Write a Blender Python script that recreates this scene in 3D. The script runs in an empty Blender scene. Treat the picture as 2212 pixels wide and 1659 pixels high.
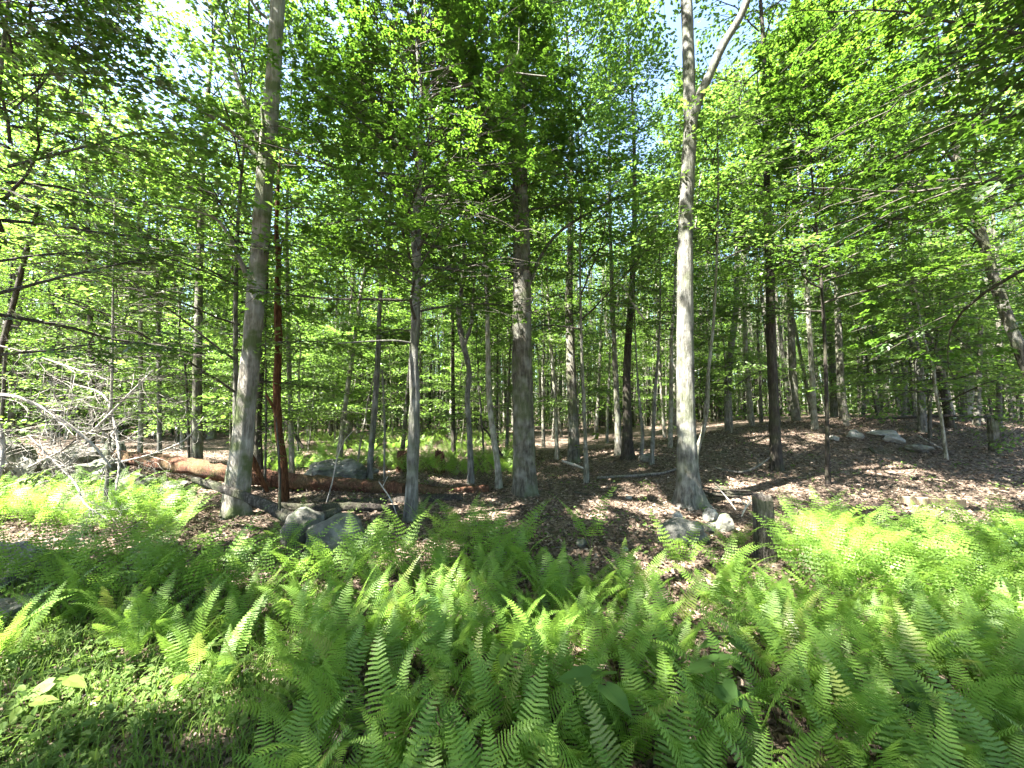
import bpy, math, random
import numpy as np
from mathutils import Vector, noise as mnoise

random.seed(7)
RNG = np.random.default_rng(11)
R_ = math.radians
S = bpy.context.scene
COL = S.collection

# ---------------------------------------------------------------- camera, sky, sun, exposure
PITCH = 4.0
EYE = 1.6
FPX = 829.6            # focal length in units of a 2212 x 1659 picture
CX, CY = 1106.0, 829.5
cam_d = bpy.data.cameras.new('camera'); cam = bpy.data.objects.new('camera', cam_d); COL.objects.link(cam)
cam.location = (0, 0, EYE); cam.rotation_euler = (R_(90 + PITCH), 0, 0)
cam_d.sensor_width = 36; cam_d.lens = 36 * FPX / 2212; cam_d.clip_start = 0.02; cam_d.clip_end = 2000
S.camera = cam

SUN_EL, SUN_AZ = 58.0, -118.0      # azimuth from +Y towards +X: the sun stands to the left, a little behind the camera
sun_dir = Vector((math.sin(R_(SUN_AZ)) * math.cos(R_(SUN_EL)), math.cos(R_(SUN_AZ)) * math.cos(R_(SUN_EL)), math.sin(R_(SUN_EL))))
world = bpy.data.worlds.new('World'); S.world = world; world.use_nodes = True
wn = world.node_tree; bg = wn.nodes['Background']
sky = wn.nodes.new('ShaderNodeTexSky'); sky.sky_type = 'NISHITA'; sky.sun_disc = False
sky.sun_elevation = R_(SUN_EL); sky.sun_rotation = R_(SUN_AZ); sky.air_density = 1.0; sky.dust_density = 1.5
wn.links.new(sky.outputs[0], bg.inputs['Color']); bg.inputs['Strength'].default_value = 0.05
sl = bpy.data.lights.new('sun', 'SUN'); sl.energy = 5.0; sl.angle = R_(0.53); sl.color = (1.0, 0.95, 0.86)
so = bpy.data.objects.new('sun', sl); COL.objects.link(so)
so.rotation_euler = sun_dir.to_track_quat('Z', 'Y').to_euler(); so.location = (-20, -10, 30)
S.view_settings.view_transform = 'Standard'; S.view_settings.look = 'None'
S.view_settings.exposure = 4.08; S.view_settings.gamma = 1.0; S.view_settings.use_curve_mapping = False
S.render.engine = 'CYCLES'
S.cycles.max_bounces = 8; S.cycles.diffuse_bounces = 5; S.cycles.transmission_bounces = 6; S.cycles.glossy_bounces = 2
S.cycles.transparent_max_bounces = 4; S.cycles.sample_clamp_indirect = 6; S.cycles.caustics_reflective = False; S.cycles.caustics_refractive = False

# ---------------------------------------------------------------- helpers
CP, SP = math.cos(R_(PITCH)), math.sin(R_(PITCH))

def ss(x, a, b):
    t = min(1.0, max(0.0, (x - a) / (b - a))); return t * t * (3 - 2 * t)

def hgt(x, y):
    """height of the forest floor"""
    n = mnoise.noise(Vector((x * 0.35, y * 0.35, 3.1))) * 0.10 + mnoise.noise(Vector((x * 1.3, y * 1.3, 8.0))) * 0.035
    far = 0.013 * max(0.0, y - 15) + 0.00004 * max(0.0, y - 40) ** 2
    rise = 1.05 * ss(y, 5.5, 14.5) * ss(x / max(y, 1), 0.15, 0.85) + 0.25 * ss(y, 6, 13) * ss(x / max(y, 1), -0.1, .4)
    left = 0.35 * ss(y, 5.5, 10) * ss(-x / max(y, 1), 0.7, 1.2)
    return n * (1 - ss(math.hypot(x, y), 60, 120) * 0.5) + far + rise + left

def ray(px, py):
    u, v = (px - CX) / FPX, (CY - py) / FPX
    return Vector((u, CP - v * SP, SP + v * CP))

def P(px, py, d):
    """the point of the place seen at (px, py) that is d metres ahead"""
    r = ray(px, py); k = d / r.y
    return Vector((r.x * k, d, EYE + r.z * k))

def G(px, py, dmax=60):
    """where the sight line through (px, py) meets the ground"""
    r = ray(px, py); r = r / r.y; d = 0.8
    while d < dmax:
        if EYE + r.z * d <= hgt(r.x * d, d): break
        d += 0.03
    return Vector((r.x * d, d, hgt(r.x * d, d)))

def W(wpx, d, px=CX): return wpx / FPX * d * 0.5 / math.sqrt(1 + ((px - CX) / FPX) ** 2)      # radius of something wpx wide, d metres ahead, seen at column px

def props(o, label=None, cat=None, group=None, kind=None):
    if label: o['label'] = label
    if cat: o['category'] = cat
    if group: o['group'] = group
    if kind: o['kind'] = kind
    return o

class MB:
    """collects vertices and faces for one mesh"""
    def __init__(s): s.v = []; s.f = []; s.m = []; s.a = []; s.n = 0
    def add(s, v, f, mat=0, var=0.5):
        v = np.asarray(v, np.float32).reshape(-1, 3); f = np.asarray(f, np.int32)
        s.v.append(v); s.f.append(f + s.n); s.m.append(np.full(len(f), mat, np.int32))
        s.a.append(np.broadcast_to(np.asarray(var, np.float32), (len(v),)).copy()); s.n += len(v)
    def mesh(s, name, mats, smooth=False):
        me = bpy.data.meshes.new(name)
        V = np.concatenate(s.v); me.vertices.add(len(V)); me.vertices.foreach_set('co', V.ravel())
        loops = np.concatenate([f.ravel() for f in s.f]); tot = np.concatenate([np.full(len(f), f.shape[1], np.int32) for f in s.f])
        start = np.concatenate([[0], np.cumsum(tot)[:-1]]).astype(np.int32)
        me.loops.add(len(loops)); me.loops.foreach_set('vertex_index', loops)
        me.polygons.add(len(tot)); me.polygons.foreach_set('loop_start', start)
        me.polygons.foreach_set('material_index', np.concatenate(s.m))
        me.polygons.foreach_set('use_smooth', np.full(len(tot), smooth))
        at = me.attributes.new('var', 'FLOAT', 'POINT'); at.data.foreach_set('value', np.concatenate(s.a))
        for m in (mats if isinstance(mats, (list, tuple)) else [mats]): me.materials.append(m)
        me.update(calc_edges=True); me.validate(); return me

def link(name, me, parent=None, loc=None, rot=None, sc=None):
    o = bpy.data.objects.new(name, me); COL.objects.link(o)
    if parent: o.parent = parent
    if loc is not None: o.location = loc
    if rot is not None: o.rotation_euler = rot
    if sc is not None: o.scale = sc if hasattr(sc, '__len__') else (sc,) * 3
    return o

def empty(name, loc, rz=0, sc=1, rot=None):
    o = bpy.data.objects.new(name, None); COL.objects.link(o); o.location = loc
    o.rotation_euler = rot if rot else (0, 0, rz); o.scale = (sc,) * 3; o.empty_display_size = 0.1
    return o

def resample(pts, rad, n):
    pts = np.asarray(pts, float); rad = np.asarray(rad, float)
    d = np.r_[0, np.cumsum(np.linalg.norm(np.diff(pts, axis=0), axis=1))]
    # smooth the course with a Catmull-Rom pass
    t = np.linspace(0, d[-1], n); out = np.zeros((n, 3))
    k = np.clip(np.searchsorted(d, t, side='right') - 1, 0, len(d) - 2)
    for i in range(n):
        a = k[i]; u = (t[i] - d[a]) / max(d[a + 1] - d[a], 1e-9)
        p1, p2 = pts[a], pts[a + 1]; p0 = pts[a - 1] if a > 0 else 2 * p1 - p2; p3 = pts[a + 2] if a + 2 < len(pts) else 2 * p2 - p1
        out[i] = 0.5 * ((2 * p1) + (-p0 + p2) * u + (2 * p0 - 5 * p1 + 4 * p2 - p3) * u * u + (-p0 + 3 * p1 - 3 * p2 + p3) * u ** 3)
    return out, np.interp(t, d, rad)

def tube(mb, pts, rad, sides=8, mat=0, var=0.5, rough=0.0, flare=None, cap=True, seed=0):
    """a round limb along pts; rough = relief of the bark as a share of the radius"""
    pts = np.asarray(pts, float); rad = np.asarray(rad, float); n = len(pts)
    tan = np.gradient(pts, axis=0); tan /= np.linalg.norm(tan, axis=1)[:, None] + 1e-9
    ref = np.array([1.0, 0, 0]) if abs(tan[0][0]) < 0.8 else np.array([0, 1.0, 0])
    V = np.zeros((n, sides, 3)); ang = np.linspace(0, 2 * np.pi, sides, endpoint=False)
    u = np.cross(tan[0], ref); u /= np.linalg.norm(u)
    rg = np.random.default_rng(seed + 5)
    ph = rg.uniform(0, 6.28, 4)
    for i in range(n):
        u = u - tan[i] * np.dot(u, tan[i]); u /= np.linalg.norm(u) + 1e-9; w = np.cross(tan[i], u)
        r = np.full(sides, rad[i])
        if rough:
            z = i / n
            r = r * (1 + rough * (0.5 * np.sin(3 * ang + ph[0] + 3 * z) + 0.35 * np.sin(5 * ang + ph[1] - 5 * z) + 0.3 * np.sin(8 * ang + ph[2] + 9 * z)) + rough * 0.55 * rg.normal(size=sides))
        if flare is not None and i < len(flare):
            r = r * (1 + flare[i] * (1 + 0.55 * np.sin(4 * ang + ph[3]) + 0.3 * np.sin(7 * ang + ph[1])))
        V[i] = pts[i] + np.outer(np.cos(ang) * r, u) + np.outer(np.sin(ang) * r, w)
    a = np.arange(sides); b = (a + 1) % sides; F = []
    for i in range(n - 1):
        F.append(np.stack([i * sides + a, i * sides + b, (i + 1) * sides + b, (i + 1) * sides + a], 1))
    mb.add(V.reshape(-1, 3), np.concatenate(F), mat, var)
    if cap:
        for i, flip in ((0, True), (n - 1, False)):
            c = np.vstack([pts[i][None], V[i]]); f = np.stack([np.zeros(sides, int), 1 + a, 1 + b], 1)
            mb.add(c, f[:, ::-1] if flip else f, mat, var)

def leafset(mb, T, F, pos, fwd, nor, size, mat, var):
    """copies of one leaf outline (T, F) at pos, pointing along fwd with normal nor"""
    pos = np.asarray(pos, float); N = len(pos)
    if N == 0: return
    fwd = np.asarray(fwd, float); fwd = fwd / (np.linalg.norm(fwd, axis=1)[:, None] + 1e-9)
    nor = np.asarray(nor, float); nor = nor - fwd * np.sum(fwd * nor, 1)[:, None]; nor /= np.linalg.norm(nor, axis=1)[:, None] + 1e-9
    sid = np.cross(nor, fwd); s = np.asarray(size)[:, None, None]
    V = pos[:, None, :] + s * (T[None, :, 0:1] * fwd[:, None] + T[None, :, 1:2] * sid[:, None] + T[None, :, 2:3] * nor[:, None])
    FF = (np.arange(N) * len(T))[:, None, None] + F[None]
    mb.add(V.reshape(-1, 3), FF.reshape(-1, F.shape[1]), mat, np.repeat(np.asarray(var), len(T)))

OVAL_T = np.array([(0, 0, 0), (.45, .3, .06), (1, 0, -.12), (.45, -.3, .06)], float); OVAL_F = np.array([(0, 2, 1), (0, 3, 2)])
BEECH_T = np.array([(0, 0, 0), (.25, .22, .03), (.6, .24, .02), (1, 0, -.12), (.6, -.24, .02), (.25, -.22, .03)], float)
BEECH_F = np.array([(0, 3, 2), (0, 2, 1), (0, 5, 4), (0, 4, 3)])
def _maple():
    T, F = [], []
    for a, l, w, z in ((0, .66, .25, -.10), (52, .54, .24, -.11), (-52, .54, .24, -.12), (108, .42, .2, -.05), (-108, .42, .2, -.06)):
        c, s_ = math.cos(R_(a)), math.sin(R_(a)); b = len(T); o = np.array([.32, 0, .02])
        T += [o + np.array([c * .12 - s_ * w, s_ * .12 + c * w, 0]), o + np.array([c * .12 + s_ * w, s_ * .12 - c * w, 0]), o + np.array([c * l, s_ * l, z])]; F.append((b, b + 1, b + 2))
    return np.array(T, float), np.array(F)
MAPLE_T, MAPLE_F = _maple()

# ---------------------------------------------------------------- materials
def new_mat(name):
    m = bpy.data.materials.new(name); m.use_nodes = True; nt = m.node_tree
    for n in list(nt.nodes): nt.nodes.remove(n)
    return m, nt, lambda t, **k: _node(nt, t, k)

def _node(nt, t, k):
    n = nt.nodes.new('ShaderNode' + t)
    for a, b in k.items(): setattr(n, a, b)
    return n

def ramp(N, stops):
    r = N('ValToRGB'); e = r.color_ramp.elements
    while len(e) < len(stops): e.new(0.5)
    for i, (p, c) in enumerate(stops): e[i].position = p; e[i].color = (*c, 1)
    return r

def leaf_mat(name, dark, light, trans, tmix=0.5, rough=0.42, spec=0.5, objvar=0.25):
    m, nt, N = new_mat(name); L = nt.links.new
    at = N('Attribute', attribute_name='var'); oi = N('ObjectInfo')
    mx = N('Mix', data_type='RGBA'); mx.inputs[6].default_value = (*dark, 1); mx.inputs[7].default_value = (*light, 1)
    ad = N('Math', operation='MULTIPLY_ADD'); L(oi.outputs['Random'], ad.inputs[0]); ad.inputs[1].default_value = objvar; L(at.outputs['Fac'], ad.inputs[2])
    sb = N('Math', operation='SUBTRACT', use_clamp=True); L(ad.outputs[0], sb.inputs[0]); sb.inputs[1].default_value = objvar * 0.5
    L(sb.outputs[0], mx.inputs[0])
    p = N('BsdfPrincipled'); L(mx.outputs[2], p.inputs['Base Color']); p.inputs['Roughness'].default_value = rough; p.inputs['Specular IOR Level'].default_value = spec
    t = N('BsdfTranslucent'); mt = N('Mix', data_type='RGBA'); L(sb.outputs[0], mt.inputs[0])
    mt.inputs[6].default_value = (trans[0] * .7, trans[1] * .8, trans[2] * .8, 1); mt.inputs[7].default_value = (*trans, 1)
    L(mt.outputs[2], t.inputs['Color'])
    ms = N('MixShader'); ms.inputs[0].default_value = tmix; L(p.outputs[0], ms.inputs[1]); L(t.outputs[0], ms.inputs[2])
    o = N('OutputMaterial'); L(ms.outputs[0], o.inputs['Surface']); return m

def bark_mat(name, c0, c1, c2, moss=0.0, scale=1.0, bump=0.6, patch=0.0, objvar=0.0):
    m, nt, N = new_mat(name); L = nt.links.new
    tc = N('TexCoord'); mp = N('Mapping'); mp.inputs['Scale'].default_value = (1, 1, 0.16); L(tc.outputs['Object'], mp.inputs[0])
    n1 = N('TexNoise'); n1.inputs['Scale'].default_value = 38 * scale; n1.inputs['Detail'].default_value = 6; n1.inputs['Roughness'].default_value = .7; L(mp.outputs[0], n1.inputs['Vector'])
    n2 = N('TexNoise'); n2.inputs['Scale'].default_value = 5; n2.inputs['Detail'].default_value = 5; L(tc.outputs['Object'], n2.inputs['Vector'])
    rp = ramp(N, [(0.33, c0), (0.52, c1), (0.72, c2)]); L(n1.outputs['Fac'], rp.inputs[0])
    col = rp.outputs[0]
    if patch:
        r2 = ramp(N, [(0.45, (0, 0, 0)), (0.68, (1, 1, 1))]); L(n2.outputs['Fac'], r2.inputs[0])
        mm = N('Math', operation='MULTIPLY'); L(r2.outputs[0], mm.inputs[0]); mm.inputs[1].default_value = patch
        x = N('Mix', data_type='RGBA'); L(mm.outputs[0], x.inputs[0]); L(col, x.inputs[6]); x.inputs[7].default_value = (0.34, 0.345, 0.31, 1); col = x.outputs[2]
    if moss:
        n3 = N('TexNoise'); n3.inputs['Scale'].default_value = 3.2; n3.inputs['Detail'].default_value = 7; L(tc.outputs['Object'], n3.inputs['Vector'])
        r3 = ramp(N, [(0.47, (0, 0, 0)), (0.60, (1, 1, 1))]); L(n3.outputs['Fac'], r3.inputs[0])
        mm = N('Math', operation='MULTIPLY'); L(r3.outputs[0], mm.inputs[0]); mm.inputs[1].default_value = moss
        x = N('Mix', data_type='RGBA'); L(mm.outputs[0], x.inputs[0]); L(col, x.inputs[6]); x.inputs[7].default_value = (0.075, 0.10, 0.035, 1); col = x.outputs[2]
    if objvar:
        oi = N('ObjectInfo'); mr = N('MapRange'); L(oi.outputs['Random'], mr.inputs[0]); mr.inputs[3].default_value = 1 - objvar; mr.inputs[4].default_value = 1 + objvar
        h = N('HueSaturation'); L(mr.outputs[0], h.inputs['Value']); L(col, h.inputs['Color']); col = h.outputs[0]
    p = N('BsdfPrincipled'); L(col, p.inputs['Base Color']); p.inputs['Roughness'].default_value = 0.9; p.inputs['Specular IOR Level'].default_value = .2
    b = N('Bump'); b.inputs['Strength'].default_value = bump; b.inputs['Distance'].default_value = 0.05; L(n1.outputs['Fac'], b.inputs['Height']); L(b.outputs[0], p.inputs['Normal'])
    o = N('OutputMaterial'); L(p.outputs[0], o.inputs['Surface']); return m

def litter_mat(name, cols, sc=26, bump=0.9):
    m, nt, N = new_mat(name); L = nt.links.new
    tc = N('TexCoord'); v = N('TexVoronoi'); v.inputs['Scale'].default_value = sc; v.inputs['Randomness'].default_value = 1
    nz = N('TexNoise'); nz.inputs['Scale'].default_value = 9; nz.inputs['Detail'].default_value = 4
    vm = N('Mix', data_type='VECTOR'); vm.inputs[0].default_value = 0.12
    L(tc.outputs['Object'], nz.inputs['Vector']); L(tc.outputs['Object'], vm.inputs[4]); L(nz.outputs['Color'], vm.inputs[5]); L(vm.outputs[1], v.inputs['Vector'])
    sp = N('SeparateColor'); L(v.outputs['Color'], sp.inputs[0]); rp = ramp(N, cols); L(sp.outputs[0], rp.inputs[0])
    n2 = N('TexNoise'); n2.inputs['Scale'].default_value = 60; n2.inputs['Detail'].default_value = 5; L(tc.outputs['Object'], n2.inputs['Vector'])
    n3 = N('TexNoise'); n3.inputs['Scale'].default_value = 1.1; n3.inputs['Detail'].default_value = 5; L(tc.outputs['Object'], n3.inputs['Vector'])
    mr = N('MapRange'); L(n2.outputs['Fac'], mr.inputs[0]); mr.inputs[1].default_value = .3; mr.inputs[2].default_value = .7; mr.inputs[3].default_value = .55; mr.inputs[4].default_value = 1.3
    h = N('HueSaturation'); L(rp.outputs[0], h.inputs['Color']); L(mr.outputs[0], h.inputs['Value'])
    r3 = ramp(N, [(0.55, (0, 0, 0)), (0.72, (1, 1, 1))]); L(n3.outputs['Fac'], r3.inputs[0])
    mm = N('Math', operation='MULTIPLY'); L(r3.outputs[0], mm.inputs[0]); mm.inputs[1].default_value = .55
    x = N('Mix', data_type='RGBA'); L(mm.outputs[0], x.inputs[0]); L(h.outputs[0], x.inputs[6]); x.inputs[7].default_value = (0.045, 0.055, 0.025, 1)
    p = N('BsdfPrincipled'); L(x.outputs[2], p.inputs['Base Color']); p.inputs['Roughness'].default_value = .85; p.inputs['Specular IOR Level'].default_value = .25
    b = N('Bump'); b.inputs['Strength'].default_value = bump; b.inputs['Distance'].default_value = .02
    am = N('Math', operation='ADD'); L(sp.outputs[1], am.inputs[0]); L(n2.outputs['Fac'], am.inputs[1]); L(am.outputs[0], b.inputs['Height']); L(b.outputs[0], p.inputs['Normal'])
    o = N('OutputMaterial'); L(p.outputs[0], o.inputs['Surface']); return m

def rock_mat(name, a, b_, c, moss=0.3, sc=4):
    m, nt, N = new_mat(name); L = nt.links.new
    tc = N('TexCoord'); n1 = N('TexNoise'); n1.inputs['Scale'].default_value = sc; n1.inputs['Detail'].default_value = 9; n1.inputs['Roughness'].default_value = .65; L(tc.outputs['Object'], n1.inputs['Vector'])
    rp = ramp(N, [(.35, a), (.5, b_), (.66, c)]); L(n1.outputs['Fac'], rp.inputs[0])
    n3 = N('TexNoise'); n3.inputs['Scale'].default_value = 2.3; n3.inputs['Detail'].default_value = 8; L(tc.outputs['Object'], n3.inputs['Vector'])
    r3 = ramp(N, [(0.5, (0, 0, 0)), (0.6, (1, 1, 1))]); L(n3.outputs['Color'], r3.inputs[0])
    mm = N('Math', operation='MULTIPLY'); L(r3.outputs[0], mm.inputs[0]); mm.inputs[1].default_value = moss
    x = N('Mix', data_type='RGBA'); L(mm.outputs[0], x.inputs[0]); L(rp.outputs[0], x.inputs[6]); x.inputs[7].default_value = (0.06, 0.075, 0.04, 1)
    p = N('BsdfPrincipled'); L(x.outputs[2], p.inputs['Base Color']); p.inputs['Roughness'].default_value = .85
    n2 = N('TexNoise'); n2.inputs['Scale'].default_value = 22; n2.inputs['Detail'].default_value = 8; L(tc.outputs['Object'], n2.inputs['Vector'])
    b = N('Bump'); b.inputs['Strength'].default_value = .7; b.inputs['Distance'].default_value = .03; L(n2.outputs['Fac'], b.inputs['Height']); L(b.outputs[0], p.inputs['Normal'])
    o = N('OutputMaterial'); L(p.outputs[0], o.inputs['Surface']); return m

def flat_var_mat(name, stops, trans=None, rough=.8):
    m, nt, N = new_mat(name); L = nt.links.new
    at = N('Attribute', attribute_name='var'); rp = ramp(N, stops); L(at.outputs['Fac'], rp.inputs[0])
    p = N('BsdfPrincipled'); L(rp.outputs[0], p.inputs['Base Color']); p.inputs['Roughness'].default_value = rough; p.inputs['Specular IOR Level'].default_value = .35
    o = N('OutputMaterial')
    if trans:
        t = N('BsdfTranslucent'); L(rp.outputs[0], t.inputs['Color']); ms = N('MixShader'); ms.inputs[0].default_value = trans
        L(p.outputs[0], ms.inputs[1]); L(t.outputs[0], ms.inputs[2]); L(ms.outputs[0], o.inputs['Surface'])
    else: L(p.outputs[0], o.inputs['Surface'])
    return m

M_LEAF = leaf_mat('canopy_leaf', (.032, .072, .012), (.08, .135, .022), (.19, .34, .035), .38)
M_MAPLE = leaf_mat('maple_leaf', (.03, .07, .012), (.07, .13, .018), (.18, .34, .03), .36)
M_UNDER = leaf_mat('understory_leaf', (.045, .092, .017), (.10, .16, .03), (.24, .40, .06), .45)
M_FERN = leaf_mat('fern_green', (.075, .15, .024), (.145, .24, .038), (.30, .48, .065), .44, .5, .35, .5)
M_COVER = leaf_mat('ground_cover_green', (.05, .10, .022), (.11, .165, .035), (.2, .32, .05), .4, .6, .2)
M_BROAD = leaf_mat('broad_leaf_green', (.035, .085, .022), (.07, .13, .03), (.16, .28, .05), .35, .5, .3)
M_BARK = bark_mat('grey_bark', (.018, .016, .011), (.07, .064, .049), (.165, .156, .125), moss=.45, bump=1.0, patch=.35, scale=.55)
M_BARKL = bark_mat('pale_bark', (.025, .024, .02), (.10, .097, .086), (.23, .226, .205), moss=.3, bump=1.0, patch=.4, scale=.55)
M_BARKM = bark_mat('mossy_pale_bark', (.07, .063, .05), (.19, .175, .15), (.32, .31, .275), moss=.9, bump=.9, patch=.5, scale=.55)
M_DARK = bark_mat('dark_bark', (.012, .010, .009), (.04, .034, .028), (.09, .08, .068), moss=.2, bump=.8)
M_BGBARK = bark_mat('wood_bark', (.026, .024, .017), (.125, .116, .092), (.31, .295, .25), moss=.4, bump=.6, patch=.5, objvar=.6)
M_RED = bark_mat('rotten_red_wood', (.022, .010, .005), (.10, .042, .018), (.21, .10, .05), bump=1.0)
M_LOG = bark_mat('rotten_log_wood', (.018, .009, .006), (.10, .045, .026), (.25, .14, .095), moss=.25, bump=1.0)
M_GREYWOOD = bark_mat('weathered_wood', (.03, .027, .024), (.14, .125, .11), (.30, .28, .25), moss=.25, bump=.9)
M_OLD = bark_mat('old_grey_wood', (.014, .012, .01), (.06, .053, .045), (.16, .15, .135), moss=.35, bump=1.0)
M_TWIG = bark_mat('dead_twig', (.14, .125, .11), (.30, .28, .25), (.48, .46, .42), bump=.2)
M_TWIGD = bark_mat('live_twig', (.022, .02, .016), (.055, .05, .04), (.10, .095, .08), bump=.2)
M_BOARD = bark_mat('sawn_board', (.13, .095, .055), (.24, .19, .12), (.33, .28, .19), bump=.3)
M_ROCK = rock_mat('grey_rock', (.034, .033, .026), (.10, .097, .08), (.22, .215, .185), .85)
M_ROCKS = rock_mat('smooth_grey_rock', (.045, .044, .037), (.105, .102, .088), (.20, .195, .17), .8, 3)
M_ROCKP = rock_mat('pale_rock', (.11, .11, .10), (.23, .225, .21), (.36, .35, .33), .5, 5)
M_GROUND = litter_mat('leaf_litter_floor', [(0.0, (.028, .02, .014)), (.3, (.07, .048, .034)), (.65, (.13, .094, .07)), (1.0, (.22, .17, .135))])
M_LITTER = flat_var_mat('fallen_leaf', [(0, (.032, .022, .015)), (.4, (.095, .066, .046)), (.75, (.19, .14, .10)), (1, (.40, .33, .27))], .15)

# ---------------------------------------------------------------- the forest floor
def ground():
    mb = MB()
    xs = np.concatenate([-np.geomspace(400, 14, 24), np.linspace(-13.7, 13.7, 230), np.geomspace(14, 400, 24)])
    ys = np.concatenate([-np.geomspace(400, 5, 18), np.linspace(-4.5, 17, 190), np.geomspace(17.3, 420, 60)])
    V = np.array([(x, y, hgt(x, y)) for y in ys for x in xs])
    nx, ny = len(xs), len(ys); i = np.arange(nx - 1)
    F = np.concatenate([np.stack([j * nx + i, j * nx + i + 1, (j + 1) * nx + i + 1, (j + 1) * nx + i], 1) for j in range(ny - 1)])
    mb.add(V, F)
    return props(link('forest_floor', mb.mesh('forest_floor', M_GROUND, True)), kind='structure')
ground()

def uv_of(x, y): return x / max(y, .3)

# ---------------------------------------------------------------- crowns
RAW = {}
def crown_mesh(name, seed, H, R, nb, ntw, lpt, lsize, tpl, mats, layered=0.0, elev=(20, 60), prof=None, tilt=.35, spread=.30, droop=0.0, axis_r=None):
    """branches with twigs and leaves round an upright axis from z=0 to z=H"""
    rg = np.random.default_rng(seed); mb = MB(); T, F = tpl
    POS, FW, NO, SZ, VA = [], [], [], [], []
    az = rg.uniform(0, 6.28)
    for i in range(nb):
        t = (i + rg.uniform(.1, .9)) / nb
        z0 = t * H * .92; L = R * (prof(t) if prof else 1) * rg.uniform(.65, 1.12)
        az += 2.4 + rg.normal() * .35
        el = R_(elev[0] + (elev[1] - elev[0]) * t + rg.normal() * 7)
        p = np.array([0, 0, z0]); pts = [p]; a = az; e = el; n = 7
        for k in range(n):
            a += rg.normal() * .13; e += rg.normal() * .09 - (droop + .05 * layered)
            p = p + L / n * np.array([math.cos(a) * math.cos(e), math.sin(a) * math.cos(e), math.sin(e)]); pts.append(p)
        pts = np.array(pts); br = max(.007, .0095 * L)
        tube(mb, pts, np.linspace(br, .004, n + 1), 5, 1, .5, cap=False, seed=i)
        bv = rg.normal() * .13
        for q in range(ntw):
            s = .10 + .90 * (q + rg.uniform(0, 1)) / ntw
            f = s * n; k = min(int(f), n - 1); b0 = pts[k] + (pts[k + 1] - pts[k]) * (f - k)
            tg = pts[k + 1] - pts[k]; ta = math.atan2(tg[1], tg[0]); te = math.asin(np.clip(tg[2] / (np.linalg.norm(tg) + 1e-9), -1, 1))
            side = 1 if q % 2 else -1
            ta += side * rg.uniform(.5, 1.15) if s < .95 else rg.normal() * .2
            te = te * (1 - .8 * layered) + rg.normal() * (.28 * (1 - .7 * layered)) - .05
            l = L * .42 * (1.12 - s) + .22 * R * .5 + .12
            d = np.array([math.cos(ta) * math.cos(te), math.sin(ta) * math.cos(te), math.sin(te)])
            tw = np.array([b0, b0 + d * l * .5 + rg.normal(size=3) * .03 * l, b0 + d * l + np.array([0, 0, -.08 * l])])
            tube(mb, tw, [.006, .004, .002], 3, 1, .5, cap=False)
            m = max(2, int(lpt * rg.uniform(.7, 1.3))); u = rg.uniform(.05, 1.05, m)
            lat = np.cross(d, [0, 0, 1.0]); lat /= np.linalg.norm(lat) + 1e-9
            sg = rg.choice([-1, 1], m); off = rg.uniform(0, 1, m) * spread * l * (1.15 - .6 * u)
            pp = b0 + np.outer(u * l, d) + np.outer(sg * off, lat) + rg.normal(size=(m, 3)) * [0, 0, .025 + .06 * l * (1 - layered)]
            ff = d * .8 + np.outer(sg * rg.uniform(.3, 1.0, m), lat) + rg.normal(size=(m, 3)) * .25 + [0, 0, -.12]
            nn = np.array([0, 0, 1.0]) + rg.normal(size=(m, 3)) * tilt
            POS.append(pp); FW.append(ff); NO.append(nn); SZ.append(lsize * rg.uniform(.65, 1.2, m)); VA.append(np.clip(.5 + bv + rg.normal(size=m) * .22, 0, 1))
    wood = (list(mb.v), list(mb.f), list(mb.m), list(mb.a), mb.n); lv = tuple(np.concatenate(q) for q in (POS, FW, NO, SZ, VA))
    leafset(mb, T, F, *lv[:4], 0, lv[4])
    me = mb.mesh(name, mats); RAW[me.name] = (wood, lv, tpl, mats, name); return me

CARVE = []
def cut_sun_shafts():
    """gives each near crown leaves of its own, missing where the canopy of the place has its gaps"""
    bpy.context.view_layer.update(); sd = np.array(sun_dir)
    Q = np.array([tuple(p) for p, rr in SUN_SHAFTS]); RR = np.array([rr for p, rr in SUN_SHAFTS]); rg = np.random.default_rng(77)
    for o in CARVE:
        wood, lv, (T, F), mats, name = RAW[o.data.name]; M = np.array(o.matrix_world); W_ = lv[0] @ M[:3, :3].T + M[:3, 3]
        keep = np.ones(len(W_), bool); jit = rg.normal(size=len(W_)) * .05
        for q, rr in zip(Q, RR):
            d = W_ - q; t = d @ sd; dist = np.linalg.norm(d - np.outer(t, sd), axis=1)
            wob = rr * (1 + .45 * np.sin(np.arctan2(d @ np.array([0, 0, 1.0]) - t * sd[2], d[:, 0] - t * sd[0]) * 3 + q[0] * 9))
            keep &= ~((t > 0) & (dist + jit < wob))
        mb = MB(); mb.v, mb.f, mb.m, mb.a, mb.n = list(wood[0]), list(wood[1]), list(wood[2]), list(wood[3]), wood[4]
        leafset(mb, T, F, *(a[keep] for a in lv[:4]), 0, lv[4][keep]); o.data = mb.mesh(name, mats)

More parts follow.
